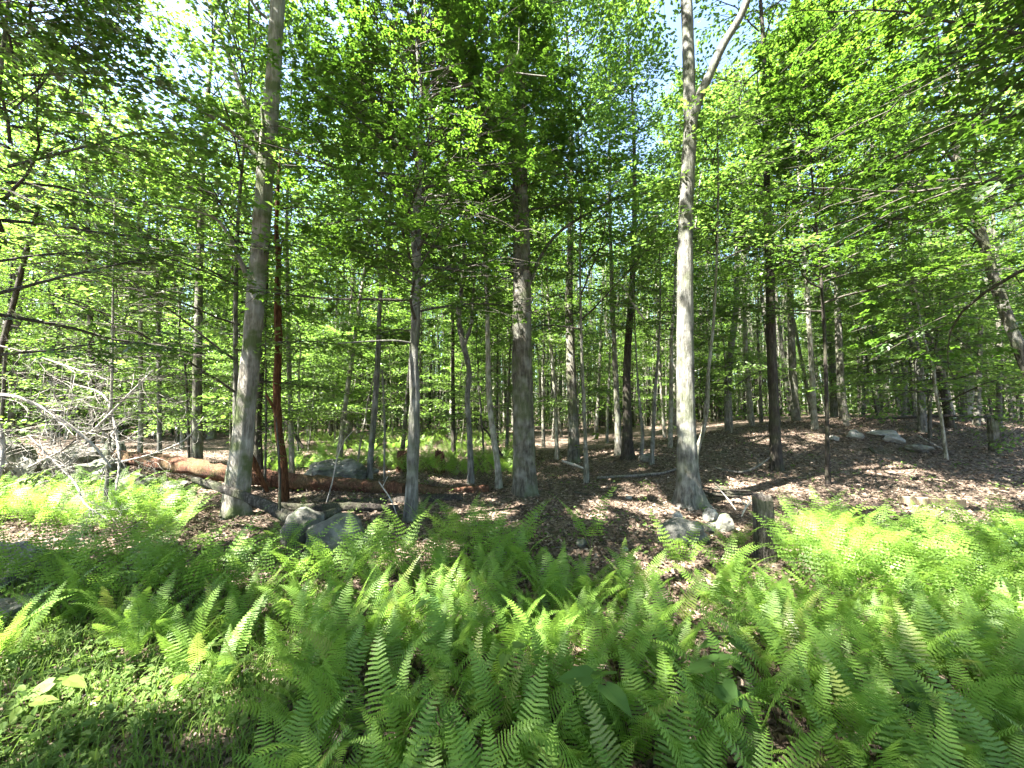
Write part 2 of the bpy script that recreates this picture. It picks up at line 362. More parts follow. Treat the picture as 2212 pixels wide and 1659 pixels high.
OV, BE, MA = (OVAL_T, OVAL_F), (BEECH_T, BEECH_F), (MAPLE_T, MAPLE_F)
dome = lambda t: .55 + .75 * math.sin(math.pi * min(1, t * .9 + .12)) - .35 * t
wide = lambda t: 1.05 - .65 * t
TALL = [crown_mesh('tall_crown', 100 + k, 11, 3.6, 26, 15, 38, .125, OV, [M_LEAF, M_TWIGD], .25, (15, 65), dome, .5, .26) for k in range(3)]
MID = [crown_mesh('slender_crown', 200 + k, 8.5, 2.2, 32, 10, 18, .10, OV, [M_LEAF, M_TWIGD], .45, (8, 60), wide, .4) for k in range(4)]
UNDER = [crown_mesh('layered_crown', 300 + k, 4.6, 2.1, 24, 12, 19, .105, OV, [M_UNDER, M_TWIGD], .9, (12, 40), wide, .26, droop=.01) for k in range(4)]
NEARC = [crown_mesh('maple_crown', 400 + k, 5.6, 2.5, 38, 12, 24, .125, MA, [M_MAPLE, M_TWIGD], .8, (10, 55), wide, .32, .36) for k in range(3)]

# ---------------------------------------------------------------- trunks traced tree by tree
HEROES = []
def tree(name, label, cat, trace, d, mat, limbs=(), crowns=(), top=15, group=None, rough=.06, sides=20, flare=.5, lean_d=0.0):
    """trace: (px, py, width px) from the base up, at d metres; top: height the stem goes on to; limbs: traced the same way;
    crowns: (mesh, height, scale, turn)"""
    base = P(trace[0][0], trace[0][1], d); base.z = hgt(base.x, base.y)
    root = empty(name, base)
    pts, rad = [], []
    for i, (px, py, w) in enumerate(trace):
        dd = d + lean_d * max(0, (trace[0][1] - py)) / 1000
        p = P(px, py, dd); pts.append(p); rad.append(W(w, dd * CP + (p.z - EYE) * SP, px))
    pts[0].z = min(pts[0].z, base.z) - .12
    if top and top > pts[-1].z + .5:
        a, b = pts[-2], pts[-1]; sl_ = (b - a) / max((b - a).z, .1)
        z = b.z; p = b.copy(); r = rad[-1]; n = 5; dz = (top - z) / n; bend = Vector((random.uniform(-.04, .04), random.uniform(-.04, .04), 0))
        for k in range(n):
            p = p + Vector((sl_.x * .7 + bend.x * k, sl_.y * .7 + bend.y * k, 1)) * dz; pts.append(p.copy()); rad.append(r * (1 - .85 * (k + 1) / n))
    n = max(14, int((pts[-1].z - pts[0].z) * 5))
    pp, rr = resample([tuple(p - base) for p in pts], rad, n)
    mb = MB(); step = (pts[-1].z - pts[0].z) / n
    fl = [flare * math.exp(-k * step / .22) for k in range(min(n, int(1.2 / step) + 1))]
    tube(mb, pp, rr, sides, 0, .5, rough, fl, seed=int(d * 100))
    for lb in limbs:
        lp = [P(px, py, dd) - base for px, py, w, dd in lb]; lr = [W(w, dd, px) for px, py, w, dd in lb]
        q, r2 = resample([tuple(v) for v in lp], lr, max(8, len(lb) * 4)); tube(mb, q, r2, 8, 0, .5, .05, seed=len(lb))
    link('trunk', mb.mesh('trunk', mat, True), root)
    for (me, z, sc, rz) in crowns:
        k = int(np.argmin(np.abs(pp[:, 2] + base.z - z))); CARVE.append(link('crown', me, root, pp[k], (0, 0, rz), sc))
    props(root, label, cat, group); HEROES.append((base.x, base.y)); return root

T_ = tree
T_('maple_tree', 'big pale mossy trunk on the left, leaning right, half in sunlight', 'tree',
   [(511, 1108, 62), (513, 1050, 58), (525, 950, 50), (533, 860, 44), (541, 780, 42), (552, 650, 41), (563, 520, 40), (571, 400, 38), (580, 300, 38), (592, 150, 33), (600, 0, 32)], 6.1, M_BARKM,
   limbs=[[(536, 600, 14, 6.1), (518, 560, 12, 6.0), (492, 505, 10, 5.9), (462, 470, 8, 5.8), (400, 452, 5, 5.6), (330, 440, 3, 5.4)],
          [(560, 345, 14, 6.1), (520, 300, 12, 6.0), (470, 262, 11, 5.8), (400, 215, 9, 5.5), (320, 170, 7, 5.2), (200, 110, 6, 4.9), (60, 30, 5, 4.6)],
          [(566, 330, 12, 6.0), (569, 270, 10, 5.95), (566, 232, 7, 5.9), (578, 226, 4, 5.88)],
          [(556, 300, 13, 6.15), (535, 245, 13, 6.4), (505, 150, 11, 6.8), (478, 80, 9, 7.2), (440, -10, 7, 7.6)],
          [(578, 40, 9, 6.0), (555, 20, 8, 5.9), (530, -20, 6, 5.8)]],
   crowns=[(TALL[0], 9.6, 1.1, 1.3)], top=19)
T_('dead_snag', 'dead barkless reddish snag standing behind the big pale trunk', 'dead tree',
   [(613, 1064, 22), (611, 1000, 18), (602, 930, 17), (598, 840, 17), (601, 740, 16), (599, 640, 14), (601, 560, 12), (597, 490, 10), (600, 410, 8), (606, 330, 4)], 7.0, M_RED, top=0,
   limbs=[[(601, 900, 8, 7), (585, 870, 7, 6.9), (574, 850, 4, 6.9)], [(598, 600, 7, 7), (606, 540, 5, 7.0), (618, 500, 3, 7.1)]], rough=.14, flare=.25)
T_('maple_sapling', 'sunlit sapling with split flaking double stem behind the first ferns', 'tree',
   [(886, 1125, 32), (890, 1040, 26), (893, 960, 24), (896, 860, 22), (894, 780, 20), (898, 690, 19), (901, 600, 20), (899, 500, 19), (903, 420, 17), (906, 340, 13), (902, 290, 12), (915, 235, 9), (905, 150, 7), (898, 40, 6)], 5.7, M_BARKL,
   limbs=[[(915, 235, 8, 5.7), (940, 205, 6, 5.6), (990, 190, 6, 5.5), (1060, 165, 5, 5.4), (1115, 125, 4, 5.3), (1122, 60, 3, 5.2)],
          [(1080, 150, 4, 5.4), (1130, 160, 4, 5.3), (1180, 165, 3, 5.2)],
          [(903, 430, 8, 5.7), (940, 425, 7, 5.6), (985, 420, 6, 5.5), (1010, 440, 4, 5.4), (1045, 480, 3, 5.3)],
          [(894, 742, 6, 5.7), (850, 736, 5, 5.5), (790, 738, 4, 5.3), (730, 742, 3, 5.1)],
          [(902, 300, 7, 5.7), (870, 250, 6, 5.6), (800, 190, 5, 5.5), (740, 160, 3, 5.4)]],
   crowns=[(NEARC[1], 2.7, 1.0, 2.1), (NEARC[2], 4.3, .95, .6)], top=9.5, rough=.12, flare=.2, sides=16)
T_('oak_tree', 'thick straight grey trunk in the middle with mossy flared foot', 'tree',
   [(1134, 1072, 48), (1133, 1000, 47), (1131, 900, 44), (1128, 780, 42), (1128, 640, 38), (1127, 520, 36), (1124, 420, 33), (1122, 300, 30), (1121, 100, 27), (1120, 0, 24)], 7.4, M_BARK,
   limbs=[[(1110, 440, 10, 7.3), (1100, 425, 6, 7.2)], [(1134, 820, 8, 7.4), (1150, 805, 5, 7.3)], [(1134, 640, 9, 7.5), (1165, 560, 8, 7.7), (1210, 500, 7, 7.9), (1290, 450, 5, 8.1), (1340, 420, 4, 8.2)]],
   crowns=[(NEARC[1], 5.3, .75, 3.3), (TALL[1], 8.5, 1.0, .2)], top=19, flare=.5)
T_('forked_tree', 'tall sunlit grey trunk right of centre that forks near the top', 'tree',
   [(1491, 1094, 62), (1487, 1040, 50), (1484, 980, 44), (1481, 880, 40), (1480, 760, 37), (1480, 620, 35), (1481, 480, 32), (1487, 350, 30), (1492, 270, 30), (1489, 190, 27), (1486, 80, 26), (1483, 0, 25)], 6.5, M_BARKL,
   limbs=[[(1492, 290, 22, 6.45), (1504, 230, 24, 6.4), (1530, 168, 22, 6.3), (1562, 98, 21, 6.2), (1600, 35, 19, 6.1), (1625, -30, 17, 6.0), (1650, -120, 14, 6.0)]],
   crowns=[(TALL[2], 9.8, 1.0, 2.5)], top=19, flare=.75, rough=.05)
T_('black_cherry_tree', 'dark almost black trunk standing on the bare slope to the right', 'tree',
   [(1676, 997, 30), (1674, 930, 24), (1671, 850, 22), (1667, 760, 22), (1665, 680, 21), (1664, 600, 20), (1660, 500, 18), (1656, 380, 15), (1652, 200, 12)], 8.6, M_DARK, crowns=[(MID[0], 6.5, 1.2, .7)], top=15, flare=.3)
T_('leaning_tree', 'grey trunk leaning in from the right edge with sunlit patches', 'tree',
   [(2318, 1060, 44), (2260, 900, 33), (2205, 760, 31), (2160, 640, 29), (2130, 540, 26), (2098, 440, 23), (2075, 370, 20), (2058, 290, 16)], 7.2, M_BARK, top=11, lean_d=.8,
   limbs=[[(2080, 380, 9, 7.6), (2040, 320, 8, 7.5), (2000, 260, 6, 7.4)], [(2120, 520, 7, 7.5), (2060, 480, 6, 7.4), (1960, 480, 5, 7.3), (1850, 500, 3, 7.2)]], crowns=[(UNDER[0], 5.0, 1.3, .7)], flare=.3)
T_('leaning_tree', 'pale slanting trunk left of the dark slanting one on the right', 'tree',
   [(1990, 905, 20), (1987, 806, 18), (1972, 735, 20), (1946, 664, 18), (1935, 600, 16), (1920, 480, 14), (1893, 369, 12)], 11.5, M_BARKL, crowns=[(MID[1], 5.5, 1.0, 1)], top=13, flare=.3)
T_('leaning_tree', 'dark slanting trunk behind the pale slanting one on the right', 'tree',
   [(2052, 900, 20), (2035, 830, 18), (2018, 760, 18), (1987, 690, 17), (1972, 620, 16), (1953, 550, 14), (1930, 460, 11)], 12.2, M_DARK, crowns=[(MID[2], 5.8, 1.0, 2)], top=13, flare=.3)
T_('grey_tree', 'grey trunk with wide flared foot at the crest of the slope', 'tree',
   [(1829, 928, 30), (1820, 880, 20), (1816, 841, 17), (1812, 735, 16), (1809, 664, 15), (1808, 540, 13), (1806, 420, 12)], 13.5, M_BARK, crowns=[(TALL[0], 7.5, .9, 2)], top=17, flare=.5)
T_('grey_tree', 'slim trunk with small sun flecks behind the forked tree, right side', 'tree',
   [(1574, 946, 18), (1572, 823, 16), (1581, 735, 15), (1589, 678, 13), (1592, 560, 11)], 14, M_BARKL, crowns=[(MID[3], 6, 1, 1)], top=15)
T_('grey_tree', 'slim grey trunk between the sun-flecked one and the dark trunk', 'tree',
   [(1627, 946, 14), (1617, 841, 12), (1611, 770, 11), (1606, 600, 9)], 14.5, M_BGBARK, crowns=[(MID[1], 6.5, 1, 3)], top=15)
T_('grey_tree', 'smooth grey trunk just right of the dark trunk, further back', 'tree',
   [(1722, 930, 22), (1716, 850, 18), (1710, 740, 16), (1706, 600, 14)], 15, M_BGBARK, crowns=[(TALL[1], 8, .85, 4)], top=17)
T_('thin_sapling', 'thin wavy dark stem close to the right of the forked tree', 'tree',
   [(1508, 1040, 11), (1504, 985, 11), (1517, 940, 10), (1528, 877, 9), (1530, 806, 8), (1541, 699, 7), (1548, 560, 6), (1551, 440, 5)], 6.9, M_BGBARK, crowns=[(UNDER[1], 4.2, .8, 1)], top=8, sides=8, flare=.1)
T_('grey_tree', 'straight mid-sized trunk behind the thick middle one, bright at mid height', 'tree',
   [(1240, 985, 28), (1238, 905, 22), (1234, 820, 21), (1232, 740, 18), (1229, 650, 17), (1232, 540, 14), (1233, 400, 12)], 11.5, M_BARK, crowns=[(TALL[2], 7.5, .9, 1)], top=16, flare=.3)
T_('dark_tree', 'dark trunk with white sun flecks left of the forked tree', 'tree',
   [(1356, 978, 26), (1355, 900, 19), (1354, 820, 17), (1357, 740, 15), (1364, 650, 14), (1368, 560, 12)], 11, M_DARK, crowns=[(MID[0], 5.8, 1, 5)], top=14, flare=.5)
T_('grey_tree', 'slender trunk just left of the dark flecked trunk', 'tree',
   [(1336, 975, 14), (1334, 900, 13), (1331, 840, 12), (1326, 735, 11), (1322, 620, 9)], 11.8, M_BGBARK, crowns=[(MID[3], 6, .9, 2)], top=14)
T_('thin_sapling', 'thin stem right behind the thick middle trunk, slightly leaning left', 'tree',
   [(1203, 972, 9), (1200, 877, 8), (1194, 800, 8), (1186, 690, 7)], 12, M_BGBARK, crowns=[(UNDER[2], 4.6, .9, 2)], top=9, sides=8)
T_('thin_sapling', 'short white sunlit stem left of the forked tree, the straighter one', 'tree',
   [(1406, 988, 10), (1411, 930, 9), (1415, 850, 8), (1422, 760, 6)], 10, M_BARKL, crowns=[(UNDER[3], 3.6, .8, 2)], top=7, sides=8)
T_('thin_sapling', 'curved white sunlit stem beside the dark flecked trunk', 'tree',
   [(1383, 980, 9), (1388, 940, 8), (1385, 905, 7), (1380, 850, 5)], 10.6, M_BARKL, crowns=[(UNDER[0], 3.4, .6, 2)], top=6, sides=8)
T_('thin_tree', 'slim bending tree with one bright foot between sapling and thick trunk', 'tree',
   [(1018, 1035, 16), (1016, 990, 13), (1013, 920, 11), (1009, 860, 12), (1013, 800, 11), (1001, 745, 13), (990, 680, 11), (1000, 600, 9), (1004, 500, 7)], 8.6, M_BARKL,
   limbs=[[(1003, 745, 9, 8.6), (1018, 700, 8, 8.6), (1022, 640, 6, 8.7), (1028, 560, 4, 8.8)]], crowns=[(UNDER[2], 4.2, .9, 4)], top=10, sides=12, flare=.3)
T_('thin_tree', 'slim dull tree close to the left of the thick middle trunk', 'tree',
   [(1079, 1052, 16), (1074, 1000, 13), (1064, 930, 13), (1056, 850, 12), (1054, 760, 11), (1052, 660, 9), (1048, 560, 8)], 8.2, M_BGBARK, crowns=[(UNDER[3], 4.0, .9, 5)], top=10, sides=12, flare=.3)
T_('thin_tree', 'slim tree standing behind the red log, left of the split sapling', 'tree',
   [(799, 1032, 13), (801, 980, 13), (808, 900, 13), (812, 850, 13), (817, 760, 12), (822, 640, 9), (838, 540, 7), (842, 450, 5)], 9, M_BARKL,
   limbs=[[(824, 640, 6, 9), (815, 560, 5, 9), (812, 480, 4, 9)]], crowns=[(UNDER[0], 4.4, .9, 1)], top=9, sides=12, flare=.25)
T_('thin_sapling', 'very thin straight pale stem rising in front of the red log', 'tree',
   [(832, 1078, 6), (830, 1000, 5), (831, 930, 5), (829, 877, 4), (826, 800, 3)], 7.6, M_BARKL, top=0, sides=6, flare=0)
T_('thin_tree', 'dark slim trunk among the green ferns behind, left of the bending tree', 'tree',
   [(980, 985, 11), (979, 900, 9), (978, 800, 8), (978, 700, 7), (974, 600, 6)], 12.5, M_DARK, crowns=[(UNDER[1], 4.8, 1, 1)], top=11, sides=10)
T_('grey_tree', 'dull trunk rising from behind the left end of the red log', 'tree',
   [(428, 1008, 26), (427, 960, 24), (426, 880, 23), (427, 780, 21), (430, 640, 18), (434, 500, 15)], 8.6, M_BARK, crowns=[(MID[2], 5, 1.1, 5)], top=14, flare=.2)
T_('grey_tree', 'dark trunk standing directly behind the big pale leaning one', 'tree',
   [(562, 1006, 22), (556, 930, 20), (560, 850, 17), (568, 740, 15), (574, 600, 12)], 8.8, M_DARK, crowns=[(MID[3], 5.5, 1, 2)], top=13, flare=.5)
T_('grey_tree', 'grey trunk close behind the red snag, showing on its right side', 'tree',
   [(633, 1010, 12), (629, 930, 12), (626, 840, 11), (622, 700, 10), (620, 520, 8)], 9.5, M_BGBARK, crowns=[(MID[0], 5.5, .8, 2)], top=12, flare=.1)
T_('thin_tree', 'slender upright trunk above the white dead branches', 'tree',
   [(305, 968, 13), (305, 880, 12), (304, 760, 11), (303, 640, 10), (300, 520, 8)], 10, M_BGBARK, crowns=[(UNDER[2], 4.5, 1, 2)], top=11, sides=10)
T_('thin_tree', 'slender trunk with bright white middle left of the big pale one', 'tree',
   [(346, 985, 12), (345, 930, 12), (344, 860, 12), (343, 740, 10), (340, 600, 8)], 10.5, M_BARKL, crowns=[(UNDER[3], 4.5, 1, 2)], top=11, sides=10)
T_('thin_tree', 'dim trunk at the far left behind the dead branches', 'tree',
   [(200, 965, 16), (200, 850, 15), (196, 720, 14), (190, 560, 12)], 9.5, M_DARK, crowns=[(UNDER[0], 4.5, 1.1, 2)], top=11, sides=10)
T_('leaning_tree', 'dark stem leaning right at the far left edge', 'tree',
   [(-60, 960, 18), (-10, 800, 16), (28, 660, 15), (58, 540, 13), (80, 460, 10)], 9, M_DARK, crowns=[(UNDER[1], 5, 1.2, 2)], top=11, sides=10)

# maples beside the camera whose boughs reach into the view
def whole_tree(name, label, x, y, H, r, mat, crowns, group=None, lean=(0, 0)):
    root = empty(name, (x, y, hgt(x, y) - .05)); mb = MB()
    z = np.linspace(0, H, 22); pts = np.stack([lean[0] * z + .05 * np.sin(z * .7 + x), lean[1] * z + .05 * np.cos(z * .6), z], 1)
    tube(mb, pts, r * (1 - .88 * z / H) + .004, 12, 0, .5, .06, [.5, .2, .08]); link('trunk', mb.mesh('trunk', mat, True), root)
    for me, zz, sc, rz in crowns:
        k = int(np.argmin(abs(z - zz))); CARVE.append(link('crown', me, root, pts[k], (0, 0, rz), sc))
    props(root, label, 'tree', group); HEROES.append((x, y)); return root
whole_tree('maple_tree', 'young maple whose big leaves hang across the upper right corner', 4.6, 2.9, 8.5, .07, M_BARK, [(NEARC[0], 2.9, 1.0, 1.9), (NEARC[2], 4.6, .9, .5)])
whole_tree('maple_tree', 'young maple whose layered leaves fill the left edge', -5.4, 3.9, 7.5, .035, M_BARK, [(NEARC[1], 2.0, .95, .3)])
whole_tree('maple_sapling', 'low sunlit sapling with pale layered leaves above the white dead branches', -5.6, 5.3, 4.6, .02, M_BGBARK, [(UNDER[3], 1.35, .62, 1.0)])
whole_tree('maple_sapling', 'low leafy sapling close to the left of the big pale trunk', -4.9, 7.6, 4.8, .02, M_BGBARK, [(UNDER[2], 1.2, .6, 2.0)])
whole_tree('maple_tree', 'slim maple filling the upper left between edge and pale trunk', -5.0, 6.9, 9, .05, M_BGBARK, [(UNDER[1], 1.9, 1.3, 4.0), (MID[1], 4, 1.1, 2)])
whole_tree('maple_tree', 'slim maple with dark layered leaves right of the forked trunk', 6.2, 7.6, 9, .035, M_DARK, [(NEARC[1], 3.3, 1.0, 2.6)])
whole_tree('maple_tree', 'slim maple spreading leaves in front of the thick middle trunk', 1.6, 8.6, 9, .04, M_BGBARK, [(UNDER[1], 3.6, 1.25, 5.0)])

# ---------------------------------------------------------------- the wood behind
def bg_trunk(seed, H, r):
    rg = np.random.default_rng(seed); mb = MB(); z = np.linspace(-.3, H, 16)
    w = np.cumsum(rg.normal(size=(16, 2)) * .07, 0) * (np.linspace(0, 1, 16)[:, None]); w[-1] *= .9
    tube(mb, np.stack([w[:, 0], w[:, 1], z], 1), r * (1 - .85 * np.clip(z, 0, H) / H) + .004, 8, 0, .5, .05, [.35, .1], seed=seed)
    for k in range(4):   # bare dead stubs
        h = rg.uniform(.15, .5) * H; a = rg.uniform(0, 6.28); l = rg.uniform(.3, 1.1); i = int(h / H * 15)
        p = np.array([w[i, 0], w[i, 1], h]); q = p + np.array([math.cos(a) * l, math.sin(a) * l, rg.uniform(-.1, .5) * l])
        tube(mb, [p, (p + q) / 2 + rg.normal(size=3) * .04, q], [r * .22, r * .14, .003], 4, 0, cap=False)
    return mb.mesh('trunk', M_BGBARK, True)
BT_T = [bg_trunk(10 + k, 17, .15) for k in range(3)]; BT_M = [bg_trunk(20 + k, 12, .07) for k in range(4)]; BT_U = [bg_trunk(30 + k, 6.2, .03) for k in range(4)]
MARKS = [(-9, 'at the far left edge'), (-.98, 'behind the white dead branches'), (-.68, 'left of the big pale trunk'), (-.52, 'between the red snag and the split sapling'),
         (-.22, 'between the split sapling and the thick middle trunk'), (.06, 'between the thick middle and the forked trunk'), (.50, 'between the forked and the dark trunk'),
         (.72, 'between the dark trunk and the slanting ones'), (1.08, 'towards the far right edge')]
def where(u):
    w = MARKS[0][1]
    for a, t in MARKS:
        if u >= a: w = t
    return w
LIT = [G(450, 1150), G(330, 1160), G(120, 1120), G(250, 1100), P(525, 950, 6.0), P(893, 900, 5.6), G(1780, 1190), G(1900, 1230), G(2050, 1180), P(1482, 880, 6.4), G(200, 1480), G(60, 1440),
       G(1415, 1235), G(1880, 1010), P(120, 880, 5), G(1760, 1130), G(1000, 1040), G(1050, 960), G(800, 960), G(930, 975), G(1300, 1085), G(1390, 1055), G(1960, 1010), G(1750, 945), P(120, 760, 4.6), P(230, 720, 5), P(1130, 660, 7.3), P(1236, 760, 11.4), G(1650, 950), P(1975, 740, 11.4)]
BIG = [.55, .6, .6, .7, .45, .4, .5, .55, .5, .35, .5, .4, .35]
SUN_SHAFTS = [(q, BIG[k] if k < len(BIG) else .4) for k, q in enumerate(LIT)]  # shafts cut through the near crowns: spot to be lit, shaft radius
SUN_SHAFTS += [(P(60, 900, 4.8), .75), (P(180, 950, 5.2), .7), (G(80, 1080), .85), (P(230, 780, 5.1), .6), (P(515, 1040, 6.0), .5), (P(420, 1005, 7.8), .5), (P(893, 860, 5.6), .35),
         (G(1000, 1330), .4), (G(1250, 1420), .25), (G(700, 1300), .35), (P(60, 740, 5), .6), (P(1480, 560, 6.4), .3), (P(575, 330, 6.0), .4), (G(1440, 1100), .45)]
rgg = random.Random(8)
for k in range(85):  # random extra shafts, cut into the leaves to make sun dapples
    y = 1.6 + 11 * rgg.random(); x = rgg.uniform(-1.35, 1.35) * y
    shade = y < 3.6 and -.6 < x / y < .8
    if shade and k % 3: continue
    if x / y > .35 and y > 5.5 and k % 3: continue
    SUN_SHAFTS.append((Vector((x, y, hgt(x, y) + (rgg.uniform(.3, 6) if k % 4 == 0 else .2))), rgg.uniform(.08, .2) if shade else rgg.uniform(.12, .42)))
def shades(x, y, clear, h0, h1):
    ca = 1 / math.tan(R_(SUN_EL))
    for q in LIT:
        for h in np.linspace(h0, h1, 6):
            k = (h - q.z) * ca
            if k > 0 and math.hypot(q.x + k * math.sin(R_(SUN_AZ)) - x, q.y + k * math.cos(R_(SUN_AZ)) - y) < clear: return True
    return False
taken = list(HEROES)
def scatter(n, ymin, ymax, gap, wedge=1.42, pad=2.5, power=1.0):
    out = []; tries = 0
    while len(out) < n and tries < n * 300:
        tries += 1; y = ymin + (ymax - ymin) * random.random() ** power; x = random.uniform(-wedge * y - pad, wedge * y + pad)
        if all((x - a) ** 2 + (y - b) ** 2 > gap * gap for a, b in taken): taken.append((x, y)); out.append((x, y))
    return out
def bg_tree(name, x, y, trunk, crown, zc, sc, label, group, lean=.03):
    root = empty(name, (x, y, hgt(x, y)), rot=(random.gauss(0, lean), random.gauss(0, lean), random.uniform(0, 6.28)), sc=sc)
    root.scale = (sc * random.uniform(.85, 1.15),) * 2 + (sc,)
    link('trunk', trunk, root); co = link('crown', crown, root, (0, 0, zc)); props(root, label, 'tree', group)
    if math.hypot(x, y) < 12.5 and (y < 9 or x < 0): CARVE.append(co)
    return root
def depth_word(y): return 'nearer' if y < 20 else ('middle' if y < 33 else 'far')
for x, y in scatter(34, 13, 50, 3.4, power=.75):
    if shades(x, y, 1.8, 8, 16): continue
    w = where(uv_of(x, y)); dw = depth_word(y)
    bg_tree('canopy_tree', x, y, random.choice(BT_T), random.choice(TALL), 6.3, random.uniform(.85, 1.2), f'tall trunk in the {dw} wood {w}', f'tall trees in the {dw} wood {w}')
for x, y in scatter(300, 10.5, 46, .9, power=.75):
    if y < 17 and shades(x, y, 1.0, 4, 11): continue
    w = where(uv_of(x, y)); dw = depth_word(y)
    bg_tree('slender_tree', x, y, random.choice(BT_M), random.choice(MID), 3.9, random.uniform(.75, 1.2), f'slender stem in the {dw} wood {w}', f'slender trees in the {dw} wood {w}', .05)
for x, y in scatter(190, 8.5, 42, .95, power=.85):
    if y < 12 and -.12 < uv_of(x, y) < .8: continue
    w = where(uv_of(x, y)); dw = depth_word(y)
    bg_tree('understory_sapling', x, y, random.choice(BT_U), random.choice(UNDER), 1.25, random.uniform(.75, 1.15), f'leafy layered sapling in the {dw} wood {w}', f'leafy saplings in the {dw} wood {w}', .07)
# the crowns overhead and beside the camera that throw the dappled shade
OVER = []; rgo = random.Random(4)
for q in range(1500):
    x, y = rgo.uniform(-17, 4), rgo.uniform(-8, 11)
    if abs(x) < 1.5 * y + 1.5 or math.hypot(x, y) < 3 or math.hypot(x, y) > 12.4 or any(math.hypot(x - a, y - b) < 3.1 for a, b in OVER): continue
    OVER.append((x, y))
OVER = OVER[:16] + [(8.6, 1.8), (10.5, 5.5)]
print('OVER', len(OVER))
for k, (x, y) in enumerate(OVER):
    bg_tree('canopy_tree', x, y, BT_T[k % 3], TALL[k % 3], 6.3, random.uniform(.95, 1.1), 'tall tree beside or behind the camera, outside the view', 'tall trees around the viewpoint')

def far_wood():
    mb = MB(); rg = np.random.default_rng(5); n = 120000
    a = rg.uniform(-62, 62, n) * np.pi / 180; 
    c = rg.uniform(-62, 62, 900) * np.pi / 180; cr = rg.uniform(46, 92, 900); cz = rg.uniform(0, 1, 900) ** 1.4 * 25 + .3
    low = rg.random(900) < .3; cr[low] = rg.uniform(26, 50, low.sum()); cz[low] = rg.uniform(.1, 1.6, low.sum())
    k = rg.integers(0, 900, n)
    X = cr[k] * np.sin(c[k]) + rg.normal(size=n) * 1.9; Y = cr[k] * np.cos(c[k]) + rg.normal(size=n) * 1.9; Z = np.abs(cz[k] + rg.normal(size=n) * np.where(low[k], .6, 1.5)) + np.where(low[k], .15, .8) + .016 * (cr[k] - 15)
    pos = np.stack([X, Y, Z], 1); fw = rg.normal(size=(n, 3)) * [1, 1, .3]; no = np.array([0, 0, 1.0]) + rg.normal(size=(n, 3)) * .7
    leafset(mb, OVAL_T, OVAL_F, pos, fw, no, rg.uniform(.3, .6, n) * np.where(low[k], .45, 1), 0, np.clip(rg.normal(size=n) * .2 + .5, 0, 1))
    for q in range(1700):
        aa = R_(rg.uniform(-60, 60)); rr = rg.uniform(27, 60) if q < 1100 else rg.uniform(49, 88); x, y = rr * math.sin(aa), rr * math.cos(aa); z = hgt(x, y); H = rg.uniform(10, 18); l = rg.normal(size=2) * .5
        tube(mb, [(x, y, z - .3), (x + l[0] * .5, y + l[1] * .5, z + H / 2), (x + l[0], y + l[1], z + H)], [rg.uniform(.05, .15), .07, .03], 4, 1, cap=False)
    return props(link('far_wood', mb.mesh('far_wood', [M_LEAF, M_BGBARK])), 'far edge of the wood, a mass of leaves and thin stems', 'wood', None, 'stuff')
far_wood()

# ---------------------------------------------------------------- rocks, logs, stumps, board
def rock(name, label, p, size, seed, mat, rz=0, rough=.22, sink=.3, flat=0, cat='rock', group=None, detail=4):
    import bmesh
    bm = bmesh.new(); bmesh.ops.create_icosphere(bm, subdivisions=detail, radius=1); rg = random.Random(seed)
    planes = [(Vector((rg.gauss(0, 1), rg.gauss(0, 1), rg.gauss(.3, .8))).normalized(), rg.uniform(.62, .9)) for _ in range(int(6 + flat * 8))]
    for v in bm.verts:
        d = v.co.normalized(); r = 1.0
        for n, k in planes:
            c = d.dot(n)
            if c > .05: r = min(r, k / c) if flat else r - max(0, (c * r - k)) * .6
        r += rough * mnoise.noise(d * 1.6 + Vector((seed, 0, 0))) + rough * .35 * mnoise.noise(d * 5 + Vector((0, seed, 0))) + rough * .12 * mnoise.noise(d * 14)
        v.co = Vector((d.x * r * size[0], d.y * r * size[1], d.z * r * size[2]))
    for f in bm.faces: f.smooth = not flat
    me = bpy.data.meshes.new(name); bm.to_mesh(me); bm.free(); me.materials.append(mat)
    o = link(name, me, None, (p.x, p.y, hgt(p.x, p.y) + size[2] * (1 - 2 * sink)), (rg.uniform(-.1, .1), rg.uniform(-.1, .1), rz))
    return props(o, label, cat, group)

rock('boulder', 'smooth rounded grey boulder behind the ferns, under the curved log', P(722, 1190, 4.75) , (.37, .33, .25), 3, M_ROCKS, .3, .3, .3)
rock('boulder', 'small mossy rock touching the left of the smooth boulder', P(655, 1180, 5.0), (.26, .24, .26), 4, M_ROCK, .9, .2, .3)
rock('boulder', 'broad lichen-covered ledge just behind the red log', P(728, 1040, 8.9), (.85, .55, .36), 5, M_ROCK, .2, .35, .3, 1)
rock('boulder', 'squat grey boulder below the foot of the forked trunk', P(1475, 1160, 4.9), (.32, .24, .17), 6, M_ROCKS, .1, .25, .25)
rock('pointed_rock', 'pale upright slab of rock right of the squat grey boulder', P(1566, 1135, 5.35), (.17, .12, .14), 7, M_ROCK, .5, .15, .25, 1, detail=3)
rock('pointed_rock', 'pale broken rock at the right foot of the forked trunk', P(1532, 1105, 5.8), (.17, .12, .13), 8, M_ROCKP, 1.2, .2, .25, 1, detail=3)
rock('pointed_rock', 'dark rock lying between the squat boulder and the pale slab', P(1532, 1130, 5.3), (.13, .1, .08), 9, M_ROCK, .4, .2, .25, 1, detail=3)
rock('pointed_rock', 'small pale point of rock in front of the forked trunk', P(1462, 1105, 5.7), (.09, .07, .08), 10, M_ROCKP, .4, .2, .2, 1, detail=3)
rock('boulder', 'large rough grey boulder low at the left edge, half in shade', P(10, 1300, 3.7), (.45, .34, .26), 11, M_ROCK, .1, .28, .3, 1)
